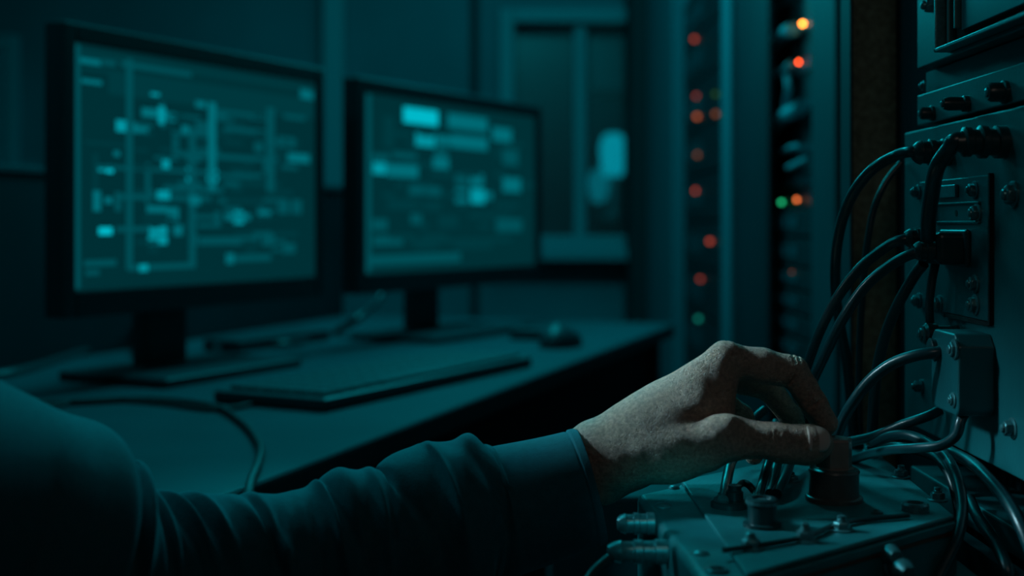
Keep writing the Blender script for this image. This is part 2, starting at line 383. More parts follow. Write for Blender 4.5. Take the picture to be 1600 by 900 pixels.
for h, s_ in prof:
    for i in range(k):
        a = 2*PI*i/k; e = dd*math.cos(a)*.062*s_+dn*math.sin(a)*.036*s_
        vs.append(mp+e+Vector((0, 0, ZD+.036*h*(1-.25*math.cos(a)*h))))
fs = [(r*k+i, r*k+(i+1) % k, (r+1)*k+(i+1) % k, (r+1)*k+i) for r in range(len(prof)-1) for i in range(k)]+[tuple(range(k))[::-1], tuple(range((len(prof)-1)*k, len(prof)*k))]
m_.add(vs, fs, 0, True); part('mouse_shell', m_, M['blk'], ms)
part('scroll_wheel', MB().lathe(mp+dd*.035-dn*.003+Vector((0, 0, ZD+.026)), dn, [(0, .008), (.006, .008)], 14), M['key'], ms)
# small dark card reader beside the mouse
q = G(838, 530, ZD)
cr = thing('small_case', (q.x, q.y, ZD), 'small low dark case lying left of the computer mouse', 'case')
part('case_body', MB().obox(q+Vector((0, 0, .008)), dd, dn, (0, 0, 1), .03, .045, .008), M['blk'], cr, bevel=.004)
part('case_lid', MB().obox(q+Vector((0, 0, .018)), dd, dn, (0, 0, 1), .028, .043, .002), M['blk'], cr, bevel=.001)

# ------------------------------------------------------------------ desk cables
def cable(label, pts, r, m='cable', group=None, name='cable', cat='cable', n=14, plug=None, sub=10):
    pts = [Vector(p) for p in pts]
    group = group or ('cables on the desk' if min(p.y for p in pts) > .99 else 'black cables around the equipment panels')
    if plug is None:
        o = part(name, MB().tube(pts, r, n, sub=sub), M[m]); return tag(o, label, cat, group)
    root = thing(name, pts[0], label, cat, group)
    part('cable_sheath', MB().tube(pts, r, n, sub=sub), M[m], root)
    for (c, ax, prof, mm) in plug:
        part('plug', MB().lathe(c, ax, prof, 20), M[mm], root)
    return root
def onz(pts, z): return [G(x, y, z) for x, y in pts]
cable('thin black cable looping over the desk and off its front edge', onz([(40, 632), (130, 628), (230, 624), (330, 634), (378, 660), (405, 694), (404, 722), (392, 752)], ZD+.004)+[P(386, 790, 1.0), P(385, 860, 1.0)], .0042, 'blkmat')
cable('dark cable running from monitor base to the keyboard left end', onz([(60, 640), (150, 625), (250, 630), (330, 640), (392, 632), (420, 616)], ZD+.003), .0032, 'blkmat')
cable('dark cable rising behind the nearer monitor at the left edge', [G(-40, 592, ZD+.005), G(30, 580, ZD+.005), G(110, 556, ZD+.005), G(190, 530, ZD+.008), P(240, 480, 2.1), P(250, 430, 2.1)], .007)
cable('dark cable sloping down between the two monitors', [P(600, 440, 2.55), P(590, 470, 2.5), P(555, 500, 2.4), G(520, 520, ZD+.006), G(450, 538, ZD+.006), G(380, 536, ZD+.006), G(330, 548, ZD+.006)], .008)
cb_ = G(420, 540, ZD); 
hub = thing('docking_hub', (cb_.x, cb_.y, ZD), 'low dark desktop docking hub lying between the two monitors', 'hub')
part('hub_body', MB().obox(cb_+Vector((0, 0, .011)), ku, kv, (0, 0, 1), .13, .04, .011), M['blk'], hub, bevel=.004)
part('hub_foot', MB().obox(cb_+Vector((0, 0, .001))-kv*.02, ku, kv, (0, 0, 1), .11, .006, .001), M['blkmat'], hub)

# ------------------------------------------------------------------ server racks (fronts in the plane X = .45, facing left)
XR = .45
def ry(px): return XR*F/(px-800)
def rack(label, y0, y1, posts, doors, xr=XR):
    r = thing('server_rack', (xr+.4, (y0+y1)/2, 0), label, 'server rack')
    part('rack_shell', MB().box(xr+.72, xr+.75, y0, y1, 0, 2.1).box(xr+.03, xr+.75, y0, y0+.02, 0, 2.1).box(xr+.03, xr+.75, y1-.02, y1, 0, 2.1), M['dark'], r)
    part('rack_top', MB().box(xr, xr+.75, y0, y1, 2.1, 2.13), M['rack'], r, bevel=.004)
    part('rack_plinth', MB().box(xr, xr+.75, y0, y1, 0, .06), M['rack'], r, bevel=.004)
    for a, b, mm, x in posts: part('rack_post', MB().box(x, xr+(.012 if mm == 'dark' else .05), a, b, .06, 2.1), M[mm], r, bevel=.004)
    for a, b, mm, x in doors: part('rack_door', MB().box(x, x+.02, a, b, .06, 2.1), M[mm], r, bevel=.004)
    return r
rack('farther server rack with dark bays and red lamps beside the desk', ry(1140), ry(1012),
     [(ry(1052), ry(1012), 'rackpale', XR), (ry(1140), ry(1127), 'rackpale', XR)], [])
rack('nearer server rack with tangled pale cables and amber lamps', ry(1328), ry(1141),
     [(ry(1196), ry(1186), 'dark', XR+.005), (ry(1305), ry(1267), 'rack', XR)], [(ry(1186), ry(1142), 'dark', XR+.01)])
# front plates of the near post: thin lighter corner profile
# servers
def led_mats():
    return {'red': emat('led_red', (1.0, .13, .07), .9), 'orange': emat('led_orange', (1.0, .20, .06), 1.0), 'dimor': emat('led_dim_orange', (1.0, .28, .10), .38),
            'dimred': emat('led_dim_red', (1.0, .13, .08), .55), 'amber': emat('led_amber', (1.0, .27, .03), 16), 'hot': emat('led_hot_orange', (1.0, .09, .02), 13), 'green': emat('led_green', (.02, .8, .3), 2.0),
            'teal': emat('led_teal', (.02, .8, .6), .5), 'warm': emat('led_warm_orange', (1.0, .2, .05), 3.2), 'dgreen': emat('led_dim_green', (.15, .5, .1), .22)}
LEDM = led_mats()
def server(name, y0, y1, z0, z1, label, group, x=XR+.03, vents=5):
    r = thing(name, (x+.3, (y0+y1)/2, z0), label, 'server', group)
    part('server_case', MB().box(x+.004, x+.62, y0+.004, y1-.004, z0+.001, z1-.001), M['server'], r)
    part('face_plate', MB().box(x, x+.004, y0, y1, z0+.001, z1-.001), M['server'], r, bevel=.001)
    v = MB(); wdt = (y1-y0)
    for k in range(vents):
        a = y0+wdt*(.35+.6*k/vents); v.box(x-.002, x, a, a+wdt*.6/vents*.7, z0+(z1-z0)*.3, z0+(z1-z0)*.7)
    part('vent_grille', v, M['vent'], r)
    return r
SV = {1: [], 2: []}
def fill(rk, ya, yb, zlist, words):
    for i in range(len(zlist)-1):
        n = len(SV[rk])
        lbl = words[i]
        SV[rk].append((zlist[i], zlist[i+1], server('rack_server', ya, yb, zlist[i], zlist[i+1]-.004, lbl, ('servers in the farther rack' if rk == 1 else 'servers in the nearer rack'))))
z1l = [.50, .62, .74, .86, .98, 1.10, 1.22, 1.34, 1.46, 1.58]
num = ['lowest', 'second from bottom', 'third from bottom', 'fourth from bottom', 'fifth from bottom', 'sixth from bottom', 'seventh from bottom', 'eighth from bottom', 'topmost']
fill(1, ry(1125), ry(1020), z1l, ['dark flat server in the farther rack, %s of nine' % w_ for w_ in num])
z2l = [.66, .70, .74, .78, .82, .86, .90, .95, 1.0]
num2 = ['lowest', 'second from bottom', 'third from bottom', 'fourth from bottom', 'fifth from bottom', 'sixth from bottom', 'seventh from bottom', 'topmost']
fill(2, ry(1266), 2.5, z2l, ['thin dark server below the cables in the nearer rack, %s of eight' % w_ for w_ in num2])
def led(px, py, m, rk, rad=.0056):
    x = XR+.026; p = P(px, py, x*F/(px-800))
    best = min(SV[rk], key=lambda t: abs((t[0]+t[1])/2-p.z)) if rk in SV else None
    part('indicator_light', MB().sphere(p, rad, 10), LEDM[m], best[2] if best else rk)
led(1085, 61, 'red', 1); led(1088, 150, 'dimred', 1); led(1118, 147, 'dgreen', 1); led(1089, 182, 'orange', 1); led(1118, 178, 'dimor', 1)
led(1090, 242, 'dimor', 1); led(1087, 298, 'red', 1); led(1109, 377, 'red', 1); led(1094, 436, 'dimred', 1); led(1091, 498, 'teal', 1)
led(1237, 425, 'dimor', 2, .002)
# patch panel with cables in the nearer rack
pz = thing('patch_bay', (XR+.1, ry(1230), 1.0), 'patch bay bristling with pale blurred cables high in the nearer rack', 'patch bay')
part('panel_plate', MB().box(XR+.056, XR+.07, ry(1266), 2.5, 1.0, 1.5), M['server'], pz)
for zz in (1.035, 1.09, 1.16, 1.23, 1.30, 1.37):
    v = MB()
    for k in range(15): a = ry(1262)+k*.038; v.box(XR+.050, XR+.056, a, a+.026, zz, zz+.018)
    part('port_row', v, M['vent'], pz, bevel=.001)
for px, py, m, rr in ((1254, 37, 'amber', .0036), (1248, 97, 'hot', .0026), (1221, 316, 'green', .0036), (1245, 312, 'warm', .0034)):
    p = P(px, py, (XR+.046)*F/(px-800))
    if p.z > 1.0: part('indicator_light', MB().sphere(p, rr, 10), LEDM[m], pz)
    else: led(px, py, m, 2, rr)
def rp(px, py, x): return P(px, py, x*F/(px-800))
for i, (pts, rr, lab) in enumerate([
    ([(1206, 78), (1214, 62), (1226, 52), (1238, 46)], .012, 'pale patch cable bunched highest in the nearer rack'),
    ([(1202, 128), (1212, 118), (1228, 108), (1236, 100)], .007, 'pale patch cable crossing just below the small orange lamp'),
    ([(1206, 128), (1207, 150), (1206, 176)], .006, 'pale patch cable hanging straight at the left of the nearer rack bay'),
    ([(1230, 118), (1232, 140), (1228, 160), (1226, 176)], .006, 'pale patch cable hanging in the middle of the nearer rack bay'),
    ([(1218, 190), (1228, 180), (1242, 174), (1252, 166)], .013, 'thick pale patch cable bundle in the middle of the nearer rack'),
    ([(1208, 212), (1212, 200), (1222, 192)], .007, 'pale patch cable stub left below the thick cable bundle'),
    ([(1222, 238), (1236, 230), (1250, 228)], .004, 'thin pale patch cable low in the nearer rack bay'),
    ([(1232, 262), (1246, 256), (1262, 248)], .005, 'pale patch cable just above the green lamp')]):
    cable(lab, [rp(x, y, XR+.035) for x, y in pts], rr, 'patch', 'patch cables in the nearer rack', name='patch_cable', n=10)

# brown column at the side of the equipment cabinet
col = thing('cabinet_column', (.36, 1.15, 0), 'dark brown rough column between the server rack and equipment panels', 'column')
part('column_body', MB().box(P(1330, 0, 1.13).x, .445, 1.13, 1.165, 0, 2.3), M['brown'], col)
part('edge_strip', MB().box(P(1326, 0, 1.12).x, P(1330.5, 0, 1.12).x, 1.115, 1.148, 0, 2.3), M['rack'], col, bevel=.0008)

# ------------------------------------------------------------------ equipment panels on the right
def bolt(c, axis, r, parent, h=.005, m='steel', wash=True, name='bolt', stud=False, hexh=True):
    a = Vector(axis).normalized(); c = Vector(c)
    mb = MB(); rot = random.random()*PI
    n = 6 if hexh else 18
    mb.lathe(c, a, [(0, r), (h*.8, r), (h, r*.82)], n, 0, not hexh, rot)
    mb.lathe(c+a*h*.98, a, [(0, r*.6), (h*.25, r*.52), (h*.35, r*.3)], 14)
    o = part(name, mb, M[m], parent, bevel=r*.06, seg=1)
    if wash: part('washer', MB().lathe(c-a*.0002, a, [(0, r*1.35), (.0012, r*1.35), (.0016, r*1.2)], 24), M[m], o)
    if stud: part('stud', MB().lathe(c+a*h, a, [(0, r*.5), (h*.18, r*.5), (h*.22, r*.42), (h*.36, r*.5), (h*.4, r*.42), (h*.55, r*.5), (h*.62, r*.35)], 14), M[m], o)
    return o
def pz_(px, py, X=XP): return CZ-(py-HY)*X/(px-800)
def py_(px, X=XP): return X*F/(px-800)
NX = (-1, 0, 0)
cab = thing('equipment_cabinet', (.4, .75, 0), 'tall dark steel equipment cabinet holding the panels at the right edge', 'cabinet')
part('cabinet_body', MB().box(.365, .75, .3, 1.12, .0, 2.0), M['dark'], cab)
part('cabinet_flange', MB().box(.345, .365, .99, 1.12, .0, 2.0), M['dark'], cab)
part('base_ledge', MB().box(XP+.006, .365, .3, .99, .76, pz_(1520, 795)), M['panel'], cab, bevel=.0015)

# main module
zt, zb = 1.042, .814
main = thing('equipment_module', (XP+.02, .8, zb), 'large teal metal equipment module with cover plate, bolts and cable sockets', 'module', )
part('front_panel', MB().box(XP, .364, .45, py_(1413), zb, zt), M['panel'], main, bevel=.0015, seg=3)
ya, yb_ = py_(1550), py_(1440)
cz0, cz1 = pz_(1550, 503), pz_(1550, 273)
cov = part('cover_plate', MB().box(XP-.0022, XP, ya, yb_, cz0, cz1), M['panel2'], main, bevel=.0009)
tag(cov, 'square bolted cover plate with a dark right groove')
part('groove', MB().box(XP-.0028, XP+.0, ya-.0028, ya-.0002, cz0-.002, cz1+.001), M['hole'], main)
part('groove', MB().box(XP-.0028, XP+.0, ya, yb_*.94, cz0-.0026, cz0-.0002), M['hole'], main)
part('name_plate', MB().box(XP-.0048, XP-.0022, py_(1503), py_(1470), pz_(1490, 309), pz_(1490, 289)), M['steel'], main, bevel=.0006)
sp = MB(); y0, y1, a0, a1 = py_(1538), py_(1468), pz_(1500, 349), pz_(1500, 316)
sp.box(XP-.004, XP-.002, y0, y1, a0, a0+.0016); sp.box(XP-.004, XP-.002, y0, y1, a1-.0016, a1); sp.box(XP-.004, XP-.002, y1-.002, y1, a0, a1)
part('slot_frame', sp, M['panel'], main, bevel=.0004)
part('slot_face', MB().box(XP-.0026, XP-.002, y0, y1-.002, a0+.0016, a1-.0016), M['panel2'], main)
part('screw_hole', MB().lathe(PN(1500, 333)+Vector((-.0024, 0, 0)), NX, [(0, .0022), (.0005, .0022)], 16), M['hole'], main)
for (x, y, r) in [(1440, 300, .0042), (1529, 297, .0045), (1533, 333, .0052), (1530, 443, .0048), (1530, 476, .0052), (1473, 475, .0048), (1441, 470, .0044), (1436, 387, .004)]:
    bolt(PN(x, y)+Vector((-.0022, 0, 0)), NX, r, main, h=.005)
for (x, y, r) in [(1584, 304, .0062), (1583, 669, .005), (1440, 604, .0042)]:
    bolt(PN(x, y), NX, r, main, h=.006)
# connector block C with rounded right side
yc0, yc1 = .842, .885
cbk = part('connector_block', MB().box(.287, XP-.002, yc0, yc1, pz_(1500, 412), pz_(1500, 362)), M['conn'], main, bevel=.004, seg=4)
part('block_rim', MB().box(XP-.006, XP-.002, yc0-.005, yc1+.004, pz_(1503, 416), pz_(1503, 358)), M['conn'], main, bevel=.003, seg=4)
# connector box D
zD0, zD1 = .846, .899
dx = MB(); n = 12; yc = .826; hw = .026
prof = [(-hw, zD0+.004), (-hw+.004, zD0), (hw-.004, zD0), (hw, zD0+.004), (hw, zD1-.006), (hw-.006, zD1), (-hw+.008, zD1), (-hw, zD1-.008)]
vs = [(.286, yc+a, z) for a, z in prof]+[(XP, yc+a, z) for a, z in prof]; k = len(prof)
dx.add(vs, [tuple(range(k)), tuple(range(k, 2*k))[::-1]]+[(i, k+i, k+(i+1) % k, (i+1) % k) for i in range(k)])
dbx = part('terminal_box', dx, M['panel2'], main, bevel=.0018, seg=3)
bolt((.286, .806, .889), NX, .0050, dbx, h=.0035); bolt((.286, .808, .856), NX, .0038, dbx, h=.003)
part('standoff', MB().lathe((XP, .868, pz_(1470, 521, .30)), NX, [(0, .0062), (.014, .0062), (.015, .0078), (.022, .0078), (.024, .006)], 18), M['conn'], main)
bolt((XP-.024, .868, pz_(1470, 521, .30)), NX, .0045, main, h=.003)
# strip module
XS = .314
st = thing('equipment_module', (XS+.02, .8, 1.046), 'narrow blank strip module with a row of three round fasteners', 'module')
part('front_panel', MB().box(XS, .364, .45, py_(1433, XS), 1.046, 1.0695), M['panel'], st, bevel=.001, seg=2)
part('recess_band', MB().box(XS+.008, .364, .45, py_(1431, XS), 1.0695, 1.0875), M['panel2'], st)
for x, y, r, h, nn in ((1458, 177, .0052, .010, 'knurled_screw'), (1512, 162, .0052, .017, 'knurled_screw'), (1572, 144, .0068, .012, 'knurled_screw')):
    c = PN(x, y, XS); mb = MB()
    mb.lathe(c, NX, [(0, r*1.1), (h*.2, r*1.1), (h*.25, r*.92), (h*.8, r*.92), (h, r*.72), (h, r*.45), (h*.8, r*.4)], 16, 0, True)
    o = part(nn, mb, M['conn'], st); part('hex_socket', MB().lathe(c+Vector((-h*.85, 0, 0)), NX, [(0, r*.5), (h*.22, r*.45), (h*.25, r*.2)], 6, 0, False), M['steel'], o)
bolt(PN(1444, 134, XS+.004), NX, .003, st, h=.003)
# upper module with framed instrument window
up = thing('equipment_module', (XP+.02, .8, 1.0885), 'upper module with a framed instrument window cut off by the photo top', 'module')
zu = 1.0885
part('front_panel', MB().box(XP, .364, .45, py_(1433), zu, 1.32), M['panel'], up, bevel=.001, seg=2)
fr = MB(); yF = py_(1483); yE = .56; zf = 1.0915; T = .0035
fr.box(XP-.011, XP, yF-T, yF, zf, 1.25); fr.box(XP-.011, XP, yE, yF, zf, zf+T*.8); fr.box(XP-.011, XP, yE, yE+T, zf, 1.25); fr.box(XP-.011, XP, yE, yF, 1.25-T, 1.25)
f_ = part('window_frame', fr, M['steel'], up, bevel=.0007)
part('frame_well', MB().box(XP-.001, XP-.0002, yE, yF, zf, 1.25), M['hole'], up)
fi = MB(); yI = yF-.034
fi.box(XP-.008, XP, yI, yI+.003, zf+.012, 1.24); part('inner_frame', fi, M['panel'], up, bevel=.0006)
fi = MB(); fi.box(XP-.006, XP, yF-.016, yF-.012, zf+.004, 1.24); part('inner_frame', fi, M['panel'], up, bevel=.0006)
part('instrument_glass', MB().box(XP-.005, XP-.001, yE+.006, yI-.004, zf+.010, 1.24), M['glassdark'], up, bevel=.0004)
bolt(PN(1464, 8), NX, .006, up, h=.009)

# plugs and cables on the panels
gl = lambda L_, r: [(0, r*1.15), (L_*.2, r*1.15), (L_*.22, r), (L_*.4, r), (L_*.42, r*1.12), (L_*.55, r*1.12), (L_*.57, r*.95), (L_*.75, r*.95), (L_*.78, r*1.05), (L_*.9, r*.9), (L_, r*.6)]
yA = .885; zA = pz_(1490, 236, XP)
cA = Vector((XP, yA, P(1455, 238, yA).z))
cable('thick black cable arching left from the upper left socket', [(.300, yA, cA.z), (.284, yA, cA.z+.0005), P(1400, 243, .90), P(1362, 266, .91), P(1330, 308, .93), P(1312, 360, .94), P(1305, 420, .95), P(1308, 480, .97), P(1322, 560, .99), P(1330, 640, 1.0), P(1335, 720, 1.0)], .0040,
      plug=[(cA, NX, gl(.026, .0085), 'conn')])
yBc = .785
cB = Vector((XP, yBc, P(1545, 222, yBc).z))
cable('thickest black cable bending down from the ribbed upper right socket', [(.29, yBc, cB.z), (.279, yBc, cB.z+.001), P(1484, 232, .79), P(1464, 262, .80), P(1456, 300, .82), P(1451, 340, .835), P(1450, 372, .85)], .0052,
      plug=[(cB, NX, [(0, .0105), (.006, .0105), (.0065, .0085), (.011, .0085), (.012, .0105), (.016, .0105), (.017, .008), (.021, .008), (.022, .0095), (.026, .0095), (.027, .007), (.031, .0058)], 'conn')])
yg = .872
def ZP(py, d): return P(0, py, d).z
cable('black cable sweeping down left from the upper gland of the connector block', [(.290, yg, ZP(373, yg)), (.274, yg, ZP(374, yg)), P(1385, 386, .88), P(1345, 418, .89), P(1308, 466, .90), P(1280, 520, .91), P(1258, 580, .93), P(1235, 640, .94), P(1222, 690, .93), P(1212, 735, .86), P(1204, 772, .818)], .0037,
      plug=[((.292, yg, ZP(372, yg)), NX, gl(.018, .0065), 'conn')])
yg2 = .852
cable('black cable sweeping down left from the lower gland of the connector block', [(.290, yg2, ZP(394, yg2)), (.276, yg2, ZP(395, yg2)), P(1395, 412, .86), P(1352, 448, .87), P(1316, 500, .88), P(1290, 552, .90), P(1268, 600, .92), P(1252, 650, .935), P(1240, 700, .91), P(1228, 740, .84), P(1213, 772, .81)], .0037,
      plug=[((.292, yg2, ZP(392, yg2)), NX, gl(.018, .0065), 'conn')])
cable('thin black cable arching behind the thick one at the panel edge', [P(1408, 254, .985), P(1384, 285, .985), P(1366, 325, .985), P(1356, 375, .985), P(1350, 430, .99), P(1344, 520, 1.0), P(1342, 620, 1.0), P(1345, 700, 1.0)], .0026)
cable('dark cable dropping from under the connector block toward the lower left', [P(1443, 412, .88), P(1428, 432, .89), P(1402, 478, .90), P(1384, 522, .91), P(1372, 570, .92), P(1366, 620, .93), P(1362, 690, .94)], .0040)
cable('short thin cable hanging below the connector block', [P(1462, 410, .87), P(1456, 440, .87), P(1452, 480, .87), P(1454, 516, .875)], .0030)
yd = .845
cable('thick black cable curving from the terminal box down behind the knob', [(.290, yd, ZP(546, yd)), P(1466, 550, .835), P(1432, 555, .84), P(1395, 568, .85), P(1360, 594, .86), P(1332, 630, .87), P(1312, 668, .885), P(1300, 720, .90)], .0040,
      plug=[((.300, yd, ZP(545, yd)), NX, [(0, .0085), (.009, .0085), (.010, .0072), (.017, .0072), (.018, .0055)], 'conn')])
cable('black cable leaving the bottom of the terminal box and turning left', [(.300, .818, .85), P(1502, 655, .81), P(1494, 680, .81), P(1470, 696, .82), P(1430, 700, .84), P(1390, 703, .87), P(1350, 712, .92), P(1300, 730, .97)], .0034)
cable('black cable crossing above the back corner of the junction box', [P(1470, 640, .89), P(1450, 650, .89), P(1410, 664, .90), P(1365, 682, .92), P(1320, 692, .96), P(1280, 700, 1.0)], .0036)
cable('glossy black cable looping down in front of the box right corner', [P(1365, 694, .92), P(1390, 682, .90), P(1418, 680, .88), P(1450, 692, .86), P(1478, 714, .83), P(1496, 750, .80), P(1504, 795, .78), P(1496, 840, .76), P(1478, 880, .75), P(1455, 925, .74)], .0036)
cable('black cable lying low behind the box right edge', [P(1370, 706, .96), P(1400, 698, .94), P(1440, 706, .92), P(1470, 722, .90), P(1490, 760, .88), P(1500, 820, .87), P(1500, 900, .87)], .0036)
cable('dark cable running down along the lower right edge', [P(1480, 704, .87), P(1520, 725, .83), P(1560, 765, .78), P(1590, 810, .75), P(1620, 880, .73)], .0042)
cable('dull cable descending at the bottom right corner', [P(1515, 780, .84), P(1530, 812, .80), P(1556, 850, .77), P(1574, 890, .75), P(1580, 930, .75)], .0038)

# ------------------------------------------------------------------ junction box
def bp(px, py, z=ZB): q = G(px, py, z); return (q.x, q.y)
bx = thing('junction_box', (.2, .8, .64), 'worn teal metal junction box with bolted lid under the hand', 'junction box')
BL, FL, FR, BR = bp(995, 765), bp(1110, 916), bp(1497, 806), bp(1353, 689)
zt2 = ZB-.003
part('box_body', MB().prism([BL, FL, FR, BR], .64, zt2), M['box'], bx, bevel=.0045, seg=5)
PL = [bp(1064, 750), bp(1166, 897), bp(1491, 805), bp(1350, 690)]
part('lid_gasket', MB().prism([bp(1066, 750), bp(1167, 900), bp(1493, 808), bp(1351, 690)], zt2-.0075, zt2-.0055), M['copper'], bx)
lip = MB().prism([bp(1062, 750.5), bp(1167, 900), bp(1493, 808), bp(1351, 690)], zt2-.0052, zt2-.0002)
part('lid_lip', lip, M['box'], bx, bevel=.0006)
lid = part('lid_plate', MB().prism(PL, zt2, ZB), M['box'], bx, bevel=.0011, seg=3)
UP = (0, 0, 1)
def ub(px, py, r=.0050, h=.0055, stud=True, z=ZB, par=lid, **k): q = G(px, py, z); return bolt((q.x, q.y, z), UP, r, bx if par is bx else par, h=h, stud=stud, **k)
ub(1357, 714, .0050); ub(1408, 746, .0050); ub(1465, 782, .0048); ub(1315, 829, .0052, .0055); ub(1258, 846, .0052, .0065); ub(1173, 857, .0056, .0055); ub(1370, 802, .0028, .002, False)
ub(1237, 752, .0046, .004); ub(1128, 785, .0055, .004)
for x, y, r in ((1036, 791, .0058), (1053, 763, .0040), (1090, 753, .0040), (1094, 866, .0052)):
    q = G(x, y, zt2); o = part('dome_screw', MB().lathe((q.x, q.y, zt2-.0002), UP, [(0, r), (.0008, r), (.0018, r*.75), (.0023, r*.35)], 20), M['steel'], bx)
q = G(1121, 893, zt2); part('eyelet', MB().lathe((q.x, q.y, zt2-.0002), UP, [(0, .0062), (.0014, .0062), (.002, .0054), (.002, .0040), (.0004, .0038)], 24), M['steel'], bx)
# ring terminal with its strap
q = G(1430, 798, ZB)
rt = part('ring_terminal', MB().lathe((q.x, q.y, ZB), UP, [(0, .0086), (.0040, .0086), (.0052, .0074), (.0052, .0052), (.0008, .0050)], 26), M['steel'], bx)
part('terminal_hole', MB().lathe((q.x, q.y, ZB+.0006), UP, [(0, .0050), (.0004, .0050)], 20), M['hole'], rt)
part('earth_strap', MB().tube(onz([(1130, 860), (1200, 850), (1262, 838), (1300, 822), (1345, 812), (1390, 808), (1420, 805)], ZB+.002), .0016, 8), M['conn'], bx)
# barrel socket with three leads and bracketed gland
q = G(1191, 822, ZB)
soc = part('barrel_socket', MB().lathe((q.x, q.y, ZB), UP, [(0, .0115), (.002, .0115), (.0025, .0085), (.013, .0085), (.0135, .0095), (.016, .0095), (.017, .008), (.017, .006), (.014, .005)], 24), M['conn'], bx)
part('socket_rim', MB().lathe((q.x, q.y, ZB+.0136), UP, [(0, .0098), (.0016, .0098), (.002, .009)], 24), M['steel'], soc)
for i, (x0, x1) in enumerate(((1186, 1203), )):
    cable('slim black lead rising from the barrel socket behind the thumb', [(q.x-.004, q.y, ZB+.012), P(1188, 765, .805), P(1198, 730, .825), P(1206, 700, .86), P(1212, 660, .93)], .0030)
q2 = G(1140, 792, ZB)
brk = part('clamp_bracket', MB().lathe((q2.x, q2.y, ZB), UP, [(0, .012), (.003, .012), (.0042, .0105), (.0042, .004), (.0042, .003)], 24), M['conn'], bx)
part('clamp_post', MB().lathe((q2.x+.004, q2.y+.004, ZB+.003), UP, [(0, .0055), (.006, .0055), (.007, .0042), (.010, .0042)], 16), M['conn'], brk)
cable('black lead looping from the round clamp up behind the thumb', [(q2.x-.004, q2.y, ZB+.004), P(1135, 755, .84), P(1142, 725, .87), P(1160, 690, .925), P(1180, 655, .94), P(1196, 640, .945)], .0036)
cable('short bent lead between the round clamp and barrel socket', [(q2.x+.004, q2.y+.004, ZB+.010), P(1160, 755, .82), P(1172, 760, .815), P(1180, 775, .805), (q.x-.006, q.y+.004, ZB+.010)], .0024)
# sockets on the left face and front face
def side(px, py, d, L_, r, m='conn'):
    c = P(px, py, d); return part('side_socket', MB().lathe(c, NX, gl(L_, r), 18), M[m], bx)
side(1022, 818, .745, .022, .0058, 'steel')
side(1042, 862, .715, .034, .0062, 'steel')
c_ = P(978, 862, .715)
cable('ribbed grey cable leaving the left side of the junction box', [c_+Vector((.006, 0, .0005)), c_+Vector((-.004, 0, -.001)), P(945, 878, .71), P(920, 905, .70), P(905, 950, .69)], .0030,
      plug=[(c_+Vector((.008, 0, .0)), NX, [(0, .005), (.003, .005), (.0035, .0038), (.006, .0048), (.0065, .0038), (.009, .0046), (.0095, .0034), (.013, .004), (.014, .003)], 'steel')])
for x, y, d, r in ((1392, 868, .715, .006), (1412, 893, .705, .0065)):
    c = P(x, y, d); part('front_fitting', MB().lathe(c+Vector((-.004, .03, 0)), (0.15, -1, 0), gl(.036, r), 18), M['steel'], bx)
part('front_rib', MB().box(.268, .286, .74, .80, .68, .755), M['panel'], bx, bevel=.002)

# knob
kq = G(1303, 781, ZB)
kn = thing('rotary_knob', (kq.x, kq.y, ZB), 'stepped metal knob with hexagonal top gripped by the fingers', 'knob')
part('knob_flange', MB().lathe((kq.x, kq.y, ZB), UP, [(0, .0185), (.0022, .0185), (.003, .0178), (.0034, .0165)], 40), M['knobdark'], kn)
part('knob_collar', MB().lathe((kq.x, kq.y, ZB+.003), UP, [(0, .0160), (.0145, .0160), (.0158, .0165), (.0172, .0160), (.0182, .0145), (.0185, .0118)], 40), M['knobdark'], kn)
part('knob_nut', MB().lathe((kq.x, kq.y, ZB+.0205), UP, [(0, .0118), (.0005, .0122), (.0185, .0122), (.0200, .0112), (.0205, .0085)], 6, 0, False, .35), M['knob'], kn, bevel=.0006)
part('nut_ring', MB().lathe((kq.x, kq.y, ZB+.0195), UP, [(0, .0128), (.002, .0128), (.0026, .0118)], 36), M['knob'], kn)

# workbench under the box
wb = thing('workbench', (.25, .75, 0), 'dark steel bench under the junction box at the lower edge', 'bench')
part('bench_top', MB().box(.02, .31, .45, 1.08, .61, .64), M['panel2'], wb, bevel=.002)
for x in (.04, .29):
    for y in (.48, 1.05): part('leg', MB().box(x-.018, x+.018, y-.018, y+.018, 0, .61), M['dark'], wb)
part('drawer_cabinet', MB().box(.035, .29, 1.075, 1.3, .05, .735), M['rack'], wb, bevel=.004)
part('back_panel', MB().box(.30, .31, .48, 1.08, .05, .76), M['dark'], wb)

